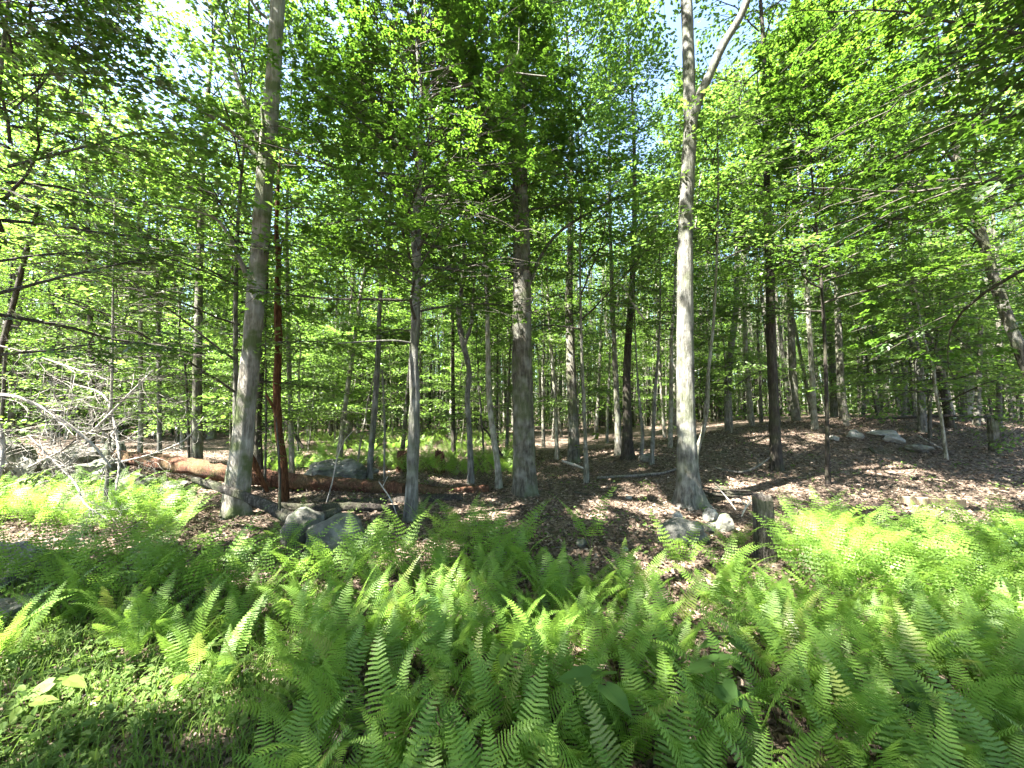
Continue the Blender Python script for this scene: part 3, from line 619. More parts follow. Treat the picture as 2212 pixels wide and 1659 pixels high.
rock('boulder', 'rough rock sunk below the big one at the left edge', P(20, 1360, 3.05), (.26, .2, .11), 12, M_ROCK, .7, .25, .35, 1)
for k, (px, py, d, sx, sz, lb) in enumerate([
    (18, 985, 7.6, .55, .75, 'tall mossy boulder behind the dead branches at the left edge'), (95, 1000, 7.9, .5, .36, 'rounded mossy rock behind the dead branches, second from the left edge'),
    (165, 990, 8.3, .6, .5, 'grey green rock in the middle of the heap behind the dead branches'), (245, 985, 8.6, .42, .52, 'block of rock beside the left end of the red log'),
    (215, 1035, 7.7, .5, .3, 'flat mossy rock low in front of the heap by the red log'), (300, 1040, 7.6, .38, .24, 'low mossy rock under the red log, left part'),
    (370, 1048, 7.4, .34, .2, 'small rock under the middle of the red log')]):
    rock('mossy_rock', lb, P(px, py, d), (sx, sx * .7, sz), 20 + k, M_ROCK, k, .28, .25, 1)
STN = [(1682, 1004, 'flat grey green stone at the foot of the dark trunk', .13, .035), (1800, 950, 'pale stone on the slope left of the bright hump', .2, .1), (1846, 945, 'bright pale hump of rock on the slope', .28, .16),
       (1905, 940, 'long pale rock lying in sun on the slope crest', .42, .12), (1935, 955, 'grey rock below the long pale one on the slope', .26, .14), (1985, 975, 'grey rock on the slope towards the right edge', .34, .14),
       (1398, 995, 'mossy stone behind the bare floor left of the forked trunk', .25, .14), (1255, 1180, 'little dark stone on bare litter above the ferns', .09, .06), (1360, 1078, 'pale stone lying in a sun fleck on the litter', .09, .04),
       (1090, 1195, 'dark stone between fern tips and bare litter', .10, .06), (985, 1020, 'small grey stone left of the bending tree', .14, .06), (1350, 1190, 'tiny pale stone beside the twig on bare litter', .05, .03)]
for k, (px, py, lb, sx, sz) in enumerate(STN): rock('stone', lb, G(px, py), (sx, sx * .75, sz), 50 + k, M_ROCKP if 'pale' in lb else M_ROCK, k * .7, .2, .3, 1, 'stone', detail=3)

def log(name, label, trace, mat, cat='log', rough=.16, sides=18, limbs=(), group=None, part='bark'):
    """trace: (px, py, width px, metres ahead)"""
    b = P(trace[0][0], trace[0][1], trace[0][3]); mb = MB()
    pts = [tuple(P(px, py, d) - b) for px, py, w, d in trace]; rad = [W(w, d, px) for px, py, w, d in trace]
    L = sum((Vector(pts[i + 1]) - Vector(pts[i])).length for i in range(len(pts) - 1)); q, r = resample(pts, rad, max(8, int(L * 9)))
    tube(mb, q, r, sides, 0, .5, rough, seed=len(label))
    for lb in limbs:
        q, r = resample([tuple(P(px, py, d) - b) for px, py, w, d in lb], [W(w, d, px) for px, py, w, d in lb], len(lb) * 4); tube(mb, q, r, 6, 0, .5, .05)
    o = link(name, mb.mesh(name, mat, True), None, b); return props(o, label, cat, group)
log('fallen_log', 'long fallen reddish rotten log crossing behind the big pale trunk', [(248, 985, 34, 8.2), (330, 998, 42, 8.1), (420, 1012, 42, 8.0), (480, 1022, 40, 7.95), (570, 1032, 38, 7.9), (680, 1044, 36, 7.8), (780, 1052, 34, 7.7), (874, 1060, 36, 7.6)], M_LOG, rough=.2)
log('fallen_log', 'darker broken end of log right of the split sapling', [(905, 1060, 28, 7.6), (960, 1064, 22, 7.6), (1030, 1058, 18, 7.7), (1056, 1056, 12, 7.7)], M_LOG, rough=.25)
log('fallen_log', 'dark mossy log lying in front of the long red one', [(690, 1088, 18, 6.9), (760, 1092, 24, 6.8), (850, 1088, 26, 6.8), (930, 1080, 24, 6.9), (1000, 1076, 16, 7.0)], M_DARK, rough=.2)
log('fallen_log', 'second dark log resting above the smooth boulder', [(600, 1092, 16, 6.2), (670, 1098, 18, 6.1), (740, 1096, 18, 6.1), (860, 1098, 14, 6.2)], M_DARK, rough=.2)
log('curved_log', 'curved grey log sloping across the foot of the big pale trunk', [(420, 1036, 16, 5.4), (470, 1052, 20, 5.3), (532, 1074, 22, 5.2), (590, 1098, 26, 5.15), (640, 1124, 28, 5.1), (690, 1118, 24, 5.15), (735, 1102, 14, 5.3)], M_OLD, rough=.18,
    limbs=[[(625, 1110, 10, 5.1), (622, 1150, 8, 5.05), (620, 1200, 7, 5.0)], [(604, 1100, 7, 5.1), (604, 1030, 6, 5.1), (600, 950, 4, 5.1), (596, 900, 2, 5.1)]])
log('broken_slab', 'slanting orange splinter of rotten wood leaning beside the red snag', [(536, 968, 8, 6.6), (550, 1000, 14, 6.6), (562, 1030, 13, 6.7), (578, 1062, 8, 6.8)], M_RED, 'wood', .25, 8)
log('fallen_limb', 'dark bent limb lying on the slope below the pale rocks', [(1878, 968, 8, 9.6), (1905, 990, 9, 9.3), (1950, 1000, 9, 9.2), (2005, 1004, 8, 9.1), (2022, 1010, 5, 9.1)], M_DARK, 'branch', .1, 8)
log('fallen_limb', 'long thin limb lying on litter behind the forked trunk, left side', [(1290, 1032, 5, 8.6), (1360, 1028, 7, 8.6), (1430, 1022, 6, 8.7), (1474, 1008, 4, 8.9)], M_GREYWOOD, 'branch', .1, 8)
log('fallen_limb', 'short white limb lying in sun behind the thick middle trunk', [(1215, 996, 5, 10.2), (1240, 1004, 7, 10), (1262, 1012, 4, 9.8)], M_TWIG, 'branch', .1, 6)
log('fallen_limb', 'thin twig across the bare litter beside the squat boulder', [(1290, 1166, 4, 4.95), (1350, 1164, 5, 4.95), (1430, 1163, 4, 4.9)], M_GREYWOOD, 'branch', .1, 6)
log('fallen_limb', 'thin forked stick on the litter right of the thick middle trunk', [(1240, 1062, 4, 7.3), (1300, 1075, 6, 7.1), (1360, 1095, 6, 6.9), (1420, 1100, 4, 6.8)], M_DARK, 'branch', .1, 6, limbs=[[(1300, 1075, 4, 7.1), (1330, 1062, 3, 7.2), (1350, 1052, 2, 7.3)]])
log('fallen_limb', 'pale stick on bare floor left of the dark trunk', [(1545, 1010, 4, 8.3), (1600, 1020, 6, 8.0), (1640, 1005, 6, 8.2), (1662, 988, 4, 8.5)], M_GREYWOOD, 'branch', .1, 6, limbs=[[(1640, 1005, 3, 8.2), (1632, 985, 2, 8.3), (1612, 970, 1.5, 8.4)]])
log('fallen_limb', 'curving twig lying left of the foot of the forked trunk', [(1372, 1100, 3, 6.3), (1410, 1096, 4, 6.3), (1440, 1102, 4, 6.2), (1470, 1108, 2, 6.1)], M_GREYWOOD, 'branch', .1, 6)
log('fallen_limb', 'long dark pole lying level on the right slope crest', [(1870, 905, 5, 12), (1950, 902, 8, 12), (2060, 898, 9, 11.8), (2180, 905, 6, 11.5)], M_DARK, 'branch', .1, 8)
log('fallen_limb', 'slanting limb resting on the slope at the right', [(1980, 940, 5, 10), (2030, 968, 8, 9.8), (2090, 995, 6, 9.5)], M_GREYWOOD, 'branch', .1, 8)
log('fallen_limb', 'thin dark dead stem leaning among the ferns behind the red snag', [(595, 885, 5, 11), (622, 915, 8, 11), (655, 968, 7, 11)], M_DARK, 'branch', .1, 6)
log('fallen_limb', 'dark stick slanting down just left of the thick middle trunk', [(1085, 985, 5, 9), (1066, 955, 6, 9), (1050, 930, 4, 9), (1030, 915, 3, 9)], M_DARK, 'branch', .1, 6)
for k, (x0, y0, x1, y1, w) in enumerate([(1512, 1062, 1600, 1072, 7), (1500, 1050, 1622, 1060, 6), (1530, 1070, 1640, 1066, 9), (1540, 1040, 1590, 1078, 5), (1560, 1055, 1618, 1080, 8)]):
    log('fallen_limb', 'one of the dark sticks heaped right of the forked trunk foot', [(x0, y0, w * .6, 6.6), ((x0 + x1) / 2, (y0 + y1) / 2 + 3, w, 6.5), (x1, y1, w * .5, 6.4)], M_DARK, 'branch', .1, 6, group='dark sticks heaped beside the forked trunk')
log('thin_twig', 'pale forked twig standing up beside the grey post', [(1602, 1115, 3, 5.0), (1610, 1098, 4, 5.0), (1618, 1088, 4, 5), (1632, 1068, 3, 5.0)], M_TWIG, 'twig', .1, 5, limbs=[[(1612, 1094, 3, 5), (1600, 1078, 2, 5)], [(1618, 1088, 2, 5), (1632, 1094, 2, 5)]])
log('thin_twig', 'thin pale stick leaning over the ferns left of the grey post', [(1548, 1050, 2, 5.6), (1570, 1075, 3, 5.4), (1590, 1102, 3, 5.2)], M_TWIG, 'twig', .1, 5)
log('thin_twig', 'little pale branched twig standing right of the smooth boulder', [(860, 1120, 2, 5.7), (845, 1080, 3, 5.8), (826, 1052, 3, 5.9), (818, 1040, 2, 5.9)], M_TWIG, 'twig', .1, 5, limbs=[[(826, 1052, 2, 5.9), (838, 1028, 1.5, 5.9)]])
log('thin_twig', 'slim green twig growing in front of the lichen ledge', [(705, 1085, 3, 6.8), (718, 1040, 3, 6.8), (728, 990, 3, 6.8), (745, 950, 2, 6.8), (770, 925, 1.5, 6.8)], M_TWIG, 'twig', .1, 5)

def stump(name, label, px, pyb, pyt, w, d, mat, seed, jag=.25, lean=0):
    rg = np.random.default_rng(seed); b = P(px, pyb, d); b.z = hgt(b.x, b.y) - .05; H = P(px, pyt, d).z - b.z; r = W(w, d, px); mb = MB()
    sides, n = 26, 12; ang = np.linspace(0, 2 * np.pi, sides, endpoint=False); ridge = 1 + .07 * np.sin(5 * ang + 1) + .05 * np.sin(9 * ang) + .035 * rg.normal(size=sides)
    topz = H * (1 - jag * .5 * (1 + .6 * np.sin(ang + rg.uniform(0, 6)) + .25 * rg.normal(size=sides)).clip(0, 2))
    V = []
    for i in range(n):
        t = i / (n - 1); k = ridge * r * (1.0 + .18 * math.exp(-t * 8) - .10 * t + .012 * rg.normal(size=sides)); z = topz * t
        V.append(np.stack([np.cos(ang) * k + lean * z, np.sin(ang) * k, z], 1))
    k = ridge * r * .62; V.append(np.stack([np.cos(ang) * k + lean * topz, np.sin(ang) * k, topz * .93 - .01], 1)); k = ridge * r * .15; V.append(np.stack([np.cos(ang) * k + lean * H, np.sin(ang) * k, topz * .0 + topz.mean() * .88], 1))
    V = np.array(V); a = np.arange(sides); bb = (a + 1) % sides
    F = np.concatenate([np.stack([i * sides + a, i * sides + bb, (i + 1) * sides + bb, (i + 1) * sides + a], 1) for i in range(len(V) - 1)]); mb.add(V.reshape(-1, 3), F)
    return props(link(name, mb.mesh(name, mat, False), None, b), label, 'stump')
stump('tree_stump', 'weathered grey broken post-like stump standing in the ferns', 1655, 1215, 1064, 50, 4.35, M_OLD, 1, .12, -.01)
stump('tree_stump', 'low brown rotten stump just left of the split sapling', 868, 1020, 972, 24, 10.2, M_LOG, 2, .15)
stump('tree_stump', 'low jagged brown stump right of the split sapling, before the far ferns', 949, 1018, 968, 22, 10.2, M_LOG, 3, .4)
stump('tree_stump', 'tiny pale splintered stump poking from litter above the ferns', 1157, 1140, 1100, 10, 5.7, M_GREYWOOD, 4, .5)
stump('tree_stump', 'short dark broken stump on the slope near the right edge', 2150, 985, 900, 26, 9.6, M_BARK, 5, .3)

def board():
    a, b = P(1940, 1078, 6.6), P(2085, 1080, 6.3); c = (a + b) / 2; L = (b - a).length; mb = MB(); h, t = .06, .022
    X = np.array([-1, 1, 1, -1, -1, 1, 1, -1]) * L / 2; Y = np.array([-1, -1, 1, 1] * 2) * t; Z = np.array([-1] * 4 + [1] * 4) * h
    mb.add(np.stack([X, Y, Z], 1), [(0, 1, 5, 4), (1, 2, 6, 5), (2, 3, 7, 6), (3, 0, 4, 7), (4, 5, 6, 7), (3, 2, 1, 0)])
    o = link('timber_board', mb.mesh('timber_board', M_BOARD), None, (c.x, c.y, hgt(c.x, c.y) + h * .95), (.12, 0, math.atan2((b - a).y, (b - a).x)))
    m = o.modifiers.new('edge', 'BEVEL'); m.width = .004; m.segments = 2
    props(o, 'sawn plank lying on edge on the litter at the right', 'plank')
board()

# dead white branches on the left
def dead_branch(label, trace, seed, n1=7, depth=2, group=None):
    """trace gives the main stem; side twigs grow and curl from it"""
    rg = random.Random(seed); b = P(trace[0][0], trace[0][1], trace[0][3]); root = empty('dead_branch', b); mb = MB()
    pts = [tuple(P(px, py, d) - b) for px, py, w, d in trace]; q, r = resample(pts, [W(w, d, px) for px, py, w, d in trace], 14); tube(mb, q, r, 6, 0, .5, .08)
    def grow(p, dr, L, r0, lev, out):
        n = 6; P_ = [p.copy()]; d = dr.copy()
        for k in range(n):
            d = (d + Vector((rg.gauss(0, .28), rg.gauss(0, .28), rg.gauss(0, .26)))).normalized(); p = p + d * L / n; P_.append(p.copy())
        tube(out, [tuple(v) for v in P_], np.linspace(r0, r0 * .3, n + 1), 4, 0, cap=False)
        if lev > 0:
            for k in range(rg.randint(2, 4)):
                i = rg.randint(1, n - 1); d2 = (d + Vector((rg.gauss(0, .8), rg.gauss(0, .6), rg.gauss(0, .7)))).normalized(); grow(P_[i], d2, L * rg.uniform(.35, .65), r0 * .55, lev - 1, out)
    link('stem', mb.mesh('stem', M_TWIG, True), root)
    for k in range(int(n1 * 2.2)):
        tw = MB(); i = rg.randint(2, 12); tg = Vector(q[min(i + 1, 13)] - q[i]).normalized()
        d = (tg * .6 + Vector((rg.gauss(0, .7), rg.gauss(0, .5), rg.gauss(0, .7)))).normalized(); grow(Vector(q[i]), d, rg.uniform(.35, 1.0), max(.003, r[i] * .35), depth, tw)
        link('twig', tw.mesh('twig', M_TWIG, True), root)
    props(root, label, 'dead branch', group)
dead_branch('thick white dead branch sloping down from the left edge', [(-60, 850, 12, 4.6), (40, 858, 11, 4.6), (130, 905, 11, 4.7), (200, 960, 8, 4.8), (240, 1010, 5, 4.9)], 1, 9)
dead_branch('white dead branch rising from the left rocks to the right', [(60, 1010, 6, 5.0), (130, 975, 8, 5.1), (200, 930, 8, 5.2), (270, 860, 6, 5.3), (330, 800, 3, 5.4)], 2, 8)
dead_branch('white dead branch hanging low beside the red log end', [(160, 830, 4, 5.4), (225, 855, 6, 5.4), (250, 930, 8, 5.3), (258, 1000, 7, 5.2), (250, 1060, 4, 5.1)], 3, 7)
dead_branch('bright broken limb upright at the left edge', [(-20, 1080, 10, 4.5), (5, 1000, 14, 4.5), (4, 940, 14, 4.5), (-10, 900, 10, 4.5)], 4, 5)
dead_branch('pale twiggy branch arching over the sunlit ferns', [(60, 940, 5, 4.8), (110, 990, 6, 4.8), (160, 1040, 6, 4.8), (185, 1090, 5, 4.7), (230, 1120, 3, 4.7)], 5, 8)
dead_branch('pale twigs spreading above the layered leaves by the left edge', [(-30, 740, 5, 5.0), (50, 760, 6, 5.1), (140, 790, 5, 5.2), (230, 820, 3, 5.3)], 6, 6)
dead_branch('thin bare twigs beside the upper end of the curved log', [(250, 1000, 4, 5.9), (330, 980, 5, 6), (400, 950, 4, 6.1), (440, 900, 2, 6.2)], 7, 5, 1)
dead_branch('bright bare twigs sticking out left of the forked trunk', [(1392, 690, 5, 9), (1370, 660, 4, 9), (1350, 625, 3, 9), (1330, 605, 2, 9)], 8, 5, 1)

# ---------------------------------------------------------------- ferns
def frond_mesh(seed, L, Wd, npair, lobes, lo=False):
    rg = np.random.default_rng(seed); mb = MB(); n = 12; e = R_(rg.uniform(78, 90)); de = R_(rg.choice([30, 50, 65, 80, 100])) / n; p = np.array([0., 0, 0]); pts = [p]
    az = 0.0; tw = rg.normal() * .04
    for k in range(n):
        s = (k + 1) / n; p = p + L / n * np.array([math.cos(e) * math.cos(az), math.cos(e) * math.sin(az), math.sin(e)]); pts.append(p); e -= de * (.35 + 1.3 * s); az += tw
    pts = np.array(pts); tube(mb, pts[::3 if lo else 1], np.linspace(.0028, .0008, n + 1)[::3 if lo else 1], 3, 0, .75, cap=False)
    start = rg.uniform(.22, .32)
    for i in range(npair):
        u = (i + .5) / npair; s = start + (1 - start) * (1 - (1 - u) ** 1.15); f = s * n; k = min(int(f), n - 1); c = pts[k] + (pts[k + 1] - pts[k]) * (f - k)
        t = pts[k + 1] - pts[k]; t /= np.linalg.norm(t)
        w = Wd * min(1, .62 + u * 3.2) * (1 - u) ** .85 * 1.06 + .004
        for sd in (-1, 1):
            side = np.array([-math.sin(az * s), math.cos(az * s), 0]) * sd; nrm = np.cross(t, side) * sd; nrm = nrm if nrm[2] > 0 else -nrm
            d = side + t * (.14 + .38 * u); d /= np.linalg.norm(d); l = w * rg.uniform(.78, 1.12); lift = rg.uniform(-.12, .22); m = lobes if l > .03 else max(2, lobes // 2)
            uu = np.linspace(0, 1, m + 1); C = c + np.outer(uu * l, d) + np.outer((lift * uu - .28 * uu ** 2) * l * .6, [0, 0, 1.0])
            hw = (.16 if not lo else .2) * l * np.sqrt(np.clip(1 - uu[:-1], 0, 1)) * 1.0 + .0015; q = t - d * np.dot(t, d); q /= np.linalg.norm(q)
            hw = np.minimum(hw, .019 if lo else .0105) * rg.uniform(.85, 1.15)
            mid = (C[:-1] + C[1:]) / 2 + np.outer(np.full(m, l / m * .35), d)
            A = mid + q * hw[:, None] + nrm * .0; B = mid - q * hw[:, None]
            V = np.concatenate([C, A, B]); j = np.arange(m)
            F = np.concatenate([np.stack([j, j + 1, m + 1 + j], 1), np.stack([j + 1, j, 2 * m + 1 + j], 1)])
            if not lo:
                hv = np.append(hw, hw[-1] * .15) * .62; hv[-1] = .0003; VA = C + q * hv[:, None]; VB = C - q * hv[:, None]; b = 3 * m + 1
                V = np.concatenate([C, A, B, VA, VB]); a1, b1 = b + j, b + m + 1 + j
                F = np.concatenate([np.stack([j, j + 1, a1 + 1], 1), np.stack([j, a1 + 1, a1], 1), np.stack([a1, a1 + 1, m + 1 + j], 1),
                                    np.stack([j, b1, b1 + 1], 1), np.stack([j, b1 + 1, j + 1], 1), np.stack([b1 + 1, b1, 2 * m + 1 + j], 1)])
            mb.add(V, F, 0, np.clip(.5 + rg.normal() * .08 + .25 * (u - .5), 0, 1))
    return mb
M_FERNY = leaf_mat('yellowing_fern', (.10, .135, .028), (.17, .205, .045), (.36, .43, .085), .42)
FR = [frond_mesh(500 + k, 1.0, .135 * (1 + .22 * math.sin(k * 2)), 24 + k % 5, 5).mesh('frond', M_FERNY if k == 5 else M_FERN) for k in range(16)]
LOW = [frond_mesh(600 + k, 1.0, .15, 17, 3, True) for k in range(6)]

def fern_here(x, y):
    """how thickly ferns stand at (x, y): share of full density"""
    u = x / y
    n = mnoise.noise(Vector((x * 1.7, y * 1.7, 0)))
    if y < 1.05: return 0
    # bare strip of litter that runs down on the right of the middle
    cxs = np.interp(y, [1.5, 1.9, 2.6, 3.3, 3.9, 5], [1.05, 1.16, 1.30, 1.34, 1.35, 1.6]); hw = np.interp(y, [1.5, 2.6, 3.2, 3.7, 4.2], [.10, .12, .20, .34, .6])
    if abs(x - cxs) < hw + n * .1: return 0.03
    if u < -.60 and y < 2.25 + .25 * n - (u + .6) * .25: return 0.02
    if u < -.60:
        if y < 4.1 + .3 * n: return .62 if u > -1.15 else .25
        if y < 5.0 + .3 * n: return .05
        if u < -.82 and y < 6.6: return .85
        return 0
    lim = np.interp(u, [-.6, -.35, -.12, 0, .18, .3, .42, .55, .62, .8, 1.0, 1.5], [3.7, 3.7, 4.1, 3.95, 3.2, 3.0, 3.1, 3.9, 4.7, 4.9, 4.5, 4.4]) + .22 + n * .4
    if -.55 < u < -.38 and 3.95 < y < 5.3: return 0.05
    if abs(u - .655) < .07 and 3.45 < y < 4.7: return 0
    if y < lim: return 1.0 if y < lim - .4 else .8
    if y < lim + .9 and n > -.05 and u < .16: return .22
    if u > -.5 and u < .1 and y < 5.6 and n > .15: return .2
    return 0

def place_frond_args(rg, x, y, big=1.0):
    return (x, y, hgt(x, y) - .02)

spots = []; tries = 0; rgf = random.Random(21)
cells = {}
while tries < 42000:
    tries += 1; y = 1.0 + 6.2 * rgf.random() ** .7; x = rgf.uniform(-1.4 * y - .3, 1.4 * y + .3)
    g = .148 if y < 3 else .175; ci, cj = int(x // .25), int(y // .25)
    if any((x - a) ** 2 + (y - b) ** 2 < g * g for i in (-1, 0, 1) for j in (-1, 0, 1) for a, b in cells.get((ci + i, cj + j), ())): continue
    cells.setdefault((ci, cj), []).append((x, y))
    if rgf.random() < fern_here(x, y): spots.append((x, y))
print('FERNS', len(spots))
spots.sort(key=lambda s: s[1] + .25 * abs(s[0]))
def fern_where(x, y):
    u = uv_of(x, y); row = 'nearest' if y < 1.9 else ('second' if y < 2.7 else ('third' if y < 3.6 else 'farthest'))
    if u < -.6: s = 'left of the smooth boulder'
    elif u < -.3: s = 'below the smooth boulder'
    elif u < .1: s = 'below the thick middle trunk'
    elif u < .5: s = 'left of the bare litter strip'
    elif u < .9: s = 'right of the bare litter strip'
    else: s = 'towards the right edge'
    return f'green fern in the {row} row {s}', f'ferns in the {row} row {s}'
def fern(x, y, label, group, rgl, nf=None, size=None):
    root = empty('fern', (x, y, hgt(x, y) - .02), rgl.uniform(0, 6.28)); nf = nf or rgl.choice([5, 6, 6, 7]); a0 = rgl.uniform(0, 6.28)
    for k in range(nf):
        L = (size or rgl.uniform(.30, .60)) * rgl.uniform(.85, 1.1)
        nfl = link('frond', FR[rgl.randrange(16)], root, (rgl.gauss(0, .03), rgl.gauss(0, .03), 0), (rgl.gauss(0, .16), rgl.uniform(-.08, .34), a0 + 6.283 * k / nf + rgl.gauss(0, .35)), (L, L * rgl.uniform(.9, 1.15), L))
    props(root, label, 'fern', group); return root
fern(G(1655, 1560).x, G(1655, 1560).y, 'pale bright fern frond standing upright at the lower end of the litter strip', None, random.Random(3), 1, .62)
NTH = 290
for x, y in spots[:NTH]: fern(x, y, *fern_where(x, y), rgf)
def bulk_ferns(name, label, pts, sizes, hi=5):
    mb = MB(); T = []
    for m in LOW: V = np.concatenate(m.v); F3 = [f for f in m.f if f.shape[1] == 3]; F4 = [f for f in m.f if f.shape[1] == 4]; T.append((V, np.concatenate(F3), np.concatenate(F4), np.concatenate(m.a)))
    for (x, y), sz in zip(pts, sizes):
        z = hgt(x, y) - .02; a0 = rgf.uniform(0, 6.28); pv = rgf.gauss(0, .12)
        for k in range(hi):
            V, F3, F4, A = T[rgf.randrange(6)]; a = a0 + 6.283 * k / hi + rgf.gauss(0, .4); c, s = math.cos(a), math.sin(a); L = sz * rgf.uniform(.75, 1.15); tl = rgf.uniform(-.05, .35)
            X = V[:, 0] + V[:, 2] * tl; Q = np.stack([(X * c - V[:, 1] * s) * L + x, (X * s + V[:, 1] * c) * L + y, V[:, 2] * L + z], 1)
            n0 = mb.n; mb.add(Q, F3, 0, np.clip(A + pv, 0, 1)); mb.f.append(F4 + n0); mb.m.append(np.zeros(len(F4), np.int32))
    return props(link(name, mb.mesh(name, M_FERN)), label, 'ferns', None, 'stuff')
rest = spots[NTH:]
bulk_ferns('fern_bed', 'bed of green ferns behind the nearest ones and along the slope foot', rest, [rgf.uniform(.5, .78) for _ in rest])
fld = []
while len(fld) < 480:
    y = 9.4 + 13.6 * rgf.random() ** 1.2; u = rgf.uniform(-.66, .02)
    if mnoise.noise(Vector((u * y * .4, y * .3, 5))) > -.28: fld.append((u * y, y))
bulk_ferns('distant_fern_field', 'low green fern field between the trunks behind the red log', fld, [rgf.uniform(.5, .8) for _ in fld], 3)

# ---------------------------------------------------------------- litter, ground cover, seedlings
def litter():
    mb = MB(); rg = np.random.default_rng(9); n = 80000; y = 1.0 + 14 * rg.random(n) ** 1.3; x = rg.uniform(-1.42, 1.42, n) * y
    z = np.array([hgt(a, b) for a, b in zip(x, y)]) + rg.uniform(.004, .028, n)
    fw = np.stack([rg.normal(size=n), rg.normal(size=n), rg.normal(size=n) * .25], 1); no = np.array([0, 0, 1.0]) + rg.normal(size=(n, 3)) * .42
    T = OVAL_T.copy(); T[:, 2] *= 2.2; T[:, 1] *= 1.15
    leafset(mb, T, OVAL_F, np.stack([x, y, z], 1), fw, no, rg.uniform(.028, .068, n) * (1 + y * .012), 0, rg.beta(1.6, 1.9, n))
    k = 900; y = 1.2 + 12 * rg.random(k) ** 1.2; x = rg.uniform(-1.4, 1.4, k) * y
    for a, b in zip(x, y):
        l = rg.uniform(.08, .38); t = rg.uniform(0, 6.28); dx, dy = math.cos(t) * l, math.sin(t) * l
        tube(mb, [(a, b, hgt(a, b) + .015), (a + dx * .5, b + dy * .5, hgt(a + dx * .5, b + dy * .5) + rg.uniform(.015, .05)), (a + dx, b + dy, hgt(a + dx, b + dy) + .015)], [.003, .005, .002], 4, 1, .5, cap=False)
    return props(link('leaf_litter', mb.mesh('leaf_litter', [M_LITTER, M_GREYWOOD])), 'brown fallen leaves and twigs covering the forest floor', 'leaf litter', None, 'stuff')
litter()

def cover():
    mb = MB(); rg = np.random.default_rng(12)
    # small leaves low on the ground, thick at the lower left and thin elsewhere
    P_, S_ = [], []
    while len(P_) < 8500:
        y = 1.1 + 4.4 * rg.random(); u = rg.uniform(-1.45, 1.45); x = u * y; nz = mnoise.noise(Vector((x * 2.2, y * 2.2, 4)))
        dens = (1.0 if nz > -.12 else .12) if (u < -.5 and 1.25 < y < 3.1) else (.10 if nz > .1 else .02)
        if u < -.3 and y < 2.0 + .35 * nz and u > -1.0: dens *= .06
        if rg.random() < dens: P_.append((x, y, hgt(x, y) + rg.uniform(.02, .10))); S_.append(.012 + .062 * rg.random() ** 2.0)
    for q in range(260):      # sprigs and seedlings dotted over the bare floor
        y = rg.uniform(4.2, 12); x = rg.uniform(-.9, 1.4) * y
        for w in range(rg.integers(4, 16)): a, b = x + rg.normal() * .07, y + rg.normal() * .07; P_.append((a, b, hgt(a, b) + rg.uniform(.02, .12))); S_.append(rg.uniform(.03, .065))
    n = len(P_); fw = np.stack([rg.normal(size=n), rg.normal(size=n), rg.normal(size=n) * .3], 1)
    leafset(mb, BEECH_T, BEECH_F, P_, fw, np.array([0, -.15, 1.0]) + rg.normal(size=(n, 3)) * .35, S_, 0, np.clip(rg.normal(size=n) * .22 + .5, 0, 1))
    # grass blades
    for q in range(8000):
        y = 1.3 + 2.4 * rg.random(); u = rg.uniform(-1.45, -.48) if q < 7000 else rg.uniform(-.4, 1.4); x = u * y
        a = rg.uniform(0, 6.28); l = rg.uniform(.07, .2); r = rg.uniform(.2, .9) * l; h = hgt(x, y); w = rg.uniform(.0018, .0036); s = np.array([-math.sin(a), math.cos(a), 0]) * w
        c = [np.array([x, y, h]), np.array([x + math.cos(a) * r * .4, y + math.sin(a) * r * .4, h + l * .65]), np.array([x + math.cos(a) * r, y + math.sin(a) * r, h + l * .8])]
        mb.add([c[0] - s, c[0] + s, c[1] + s * .8, c[1] - s * .8, c[2]], [(0, 1, 2), (0, 2, 3), (3, 2, 4)], 0, float(rg.uniform(.4, 1)))
    return props(link('ground_cover', mb.mesh('ground_cover', M_COVER)), 'low green ground cover and grass at the lower left', 'ground cover', None, 'stuff')
cover()

HEART_T = np.array([(.1, 0, 0), (0, .2, .03), (.18, .42, .02), (.5, .36, 0), (1, 0, -.12), (.5, -.36, 0), (.18, -.42, .02), (0, -.2, .03)], float); HEART_F = np.array([(0, i, i + 1) for i in range(1, 7)])[:, ::-1]
mbl = MB(); mbl.add(HEART_T, HEART_F[:, ::-1], 0, .6); HEART = mbl.mesh('leaf', M_BROAD)
mbl = MB(); mbl.add(HEART_T * [1, .72, 1], HEART_F[:, ::-1], 0, .9); TREF = mbl.mesh('leaf', M_COVER)
def seedling(px, py, label, sz, n, me, h, seed, d=None, group=None):
    rg = random.Random(seed); g = G(px, py); root = empty('broadleaf_plant', g, rg.uniform(0, 6.28)); mb = MB()
    tube(mb, [(0, 0, -.02), (.01, 0, h * .6), (.02, .01, h)], [.003, .0025, .0015], 4); link('stem', mb.mesh('stem', M_COVER), root)
    for k in range(n):
        a = 6.283 * k / n + rg.gauss(0, .3); z = h * (1 - .35 * (k // 3) / max(1, n / 3)) + rg.uniform(-.01, .02); s = sz * rg.uniform(.75, 1.15)
        link('leaf', me, root, (.02 + math.cos(a) * .02, math.sin(a) * .02, z), (rg.gauss(0, .25), rg.uniform(.0, .35), a), s)
    props(root, label, 'plant', group)
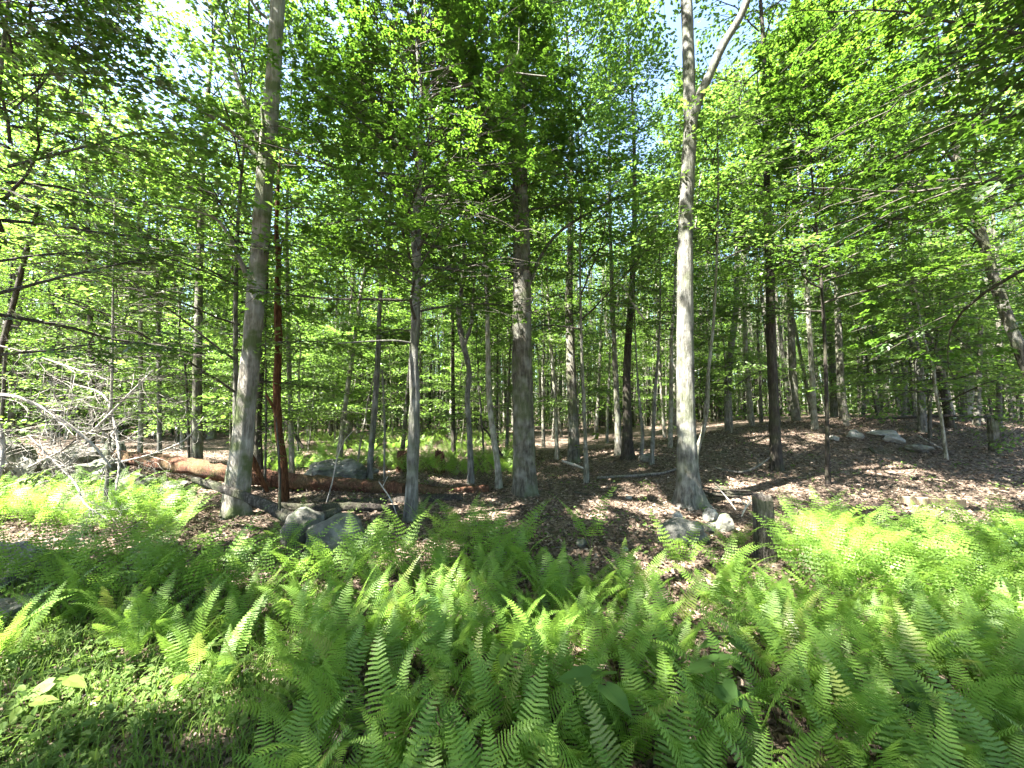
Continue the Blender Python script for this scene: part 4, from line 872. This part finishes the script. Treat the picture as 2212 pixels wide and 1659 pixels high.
for k, (px, py, lb, sz, n, me, h) in enumerate([
    (1290, 1690, 'dark broad heart-shaped leaf plant low among the middle ferns', .17, 3, HEART, .42), (1555, 1650, 'large dark broad leaves at the lower end of the litter strip', .17, 5, HEART, .40),
    (1560, 1500, 'dark broad leaves just above the lower litter strip', .14, 4, HEART, .28), (2020, 1630, 'broad dark leaves at the bottom near the right corner', .15, 4, HEART, .22),
    (1960, 1560, 'single broad leaf sapling at the lower right', .13, 3, HEART, .18), (140, 1530, 'bright broad leaves low at the left bottom', .13, 3, TREF, .12),
    (60, 1560, 'broad pale leaves by the lower left edge', .12, 3, TREF, .10), (1100, 1640, 'bright lobed leaves in the middle of the ferns', .10, 3, TREF, .45),
    (760, 1480, 'cluster of small oval leaves left of the middle ferns', .09, 6, TREF, .30), (800, 1420, 'oval-leaved vine shoots above the left of the ferns', .09, 6, TREF, .34),
    (720, 1370, 'pale oval leaves among ferns below the smooth boulder', .08, 6, TREF, .32), (930, 1420, 'dark green oval leaves under the fern tips', .11, 5, HEART, .36),
    (520, 1480, 'trefoil leaves beside the left edge of the ferns', .08, 3, TREF, .12), (640, 1530, 'trefoil leaves on the litter left of the ferns', .08, 3, TREF, .10),
    (680, 1590, 'trefoil leaves at the bottom left of the ferns', .07, 3, TREF, .10), (430, 1440, 'small bright trefoil in the ground cover', .08, 3, TREF, .14),
    (1340, 965, 'seedling with layered pale leaves behind the bare floor', .14, 7, TREF, .8), (1290, 985, 'light green seedling right of the thick middle trunk', .16, 8, TREF, .7),
    (1250, 1010, 'little seedling near the mid-sized trunk foot', .12, 7, TREF, .6)]): seedling(px, py, lb, sz, n, me, h, k)
for k, (px, py) in enumerate([(300, 1350), (250, 1300)]):   # two tufts of tall grass
    rg = random.Random(k); g = G(px, py + 60); mb = MB()
    for q in range(9):
        a = rg.uniform(0, 6.28); l = rg.uniform(.25, .45); r = rg.uniform(.1, .5) * l; s = np.array([-math.sin(a), math.cos(a), 0]) * .003
        c = [np.array([0, 0, 0.]), np.array([math.cos(a) * r * .4, math.sin(a) * r * .4, l * .7]), np.array([math.cos(a) * r, math.sin(a) * r, l * .9])]
        mb.add([c[0] - s, c[0] + s, c[1] + s, c[1] - s, c[2]], [(0, 1, 2), (0, 2, 3), (3, 2, 4)], 0, .8)
    props(link('grass_tuft', mb.mesh('grass_tuft', M_COVER), None, g), ['tuft of tall grass blades left of the ferns', 'second tuft of tall grass nearer the left rocks'][k], 'grass')
cut_sun_shafts()
print('TRIS', sum(len(m.polygons) for m in bpy.data.meshes), 'OBJ', len(bpy.data.objects))
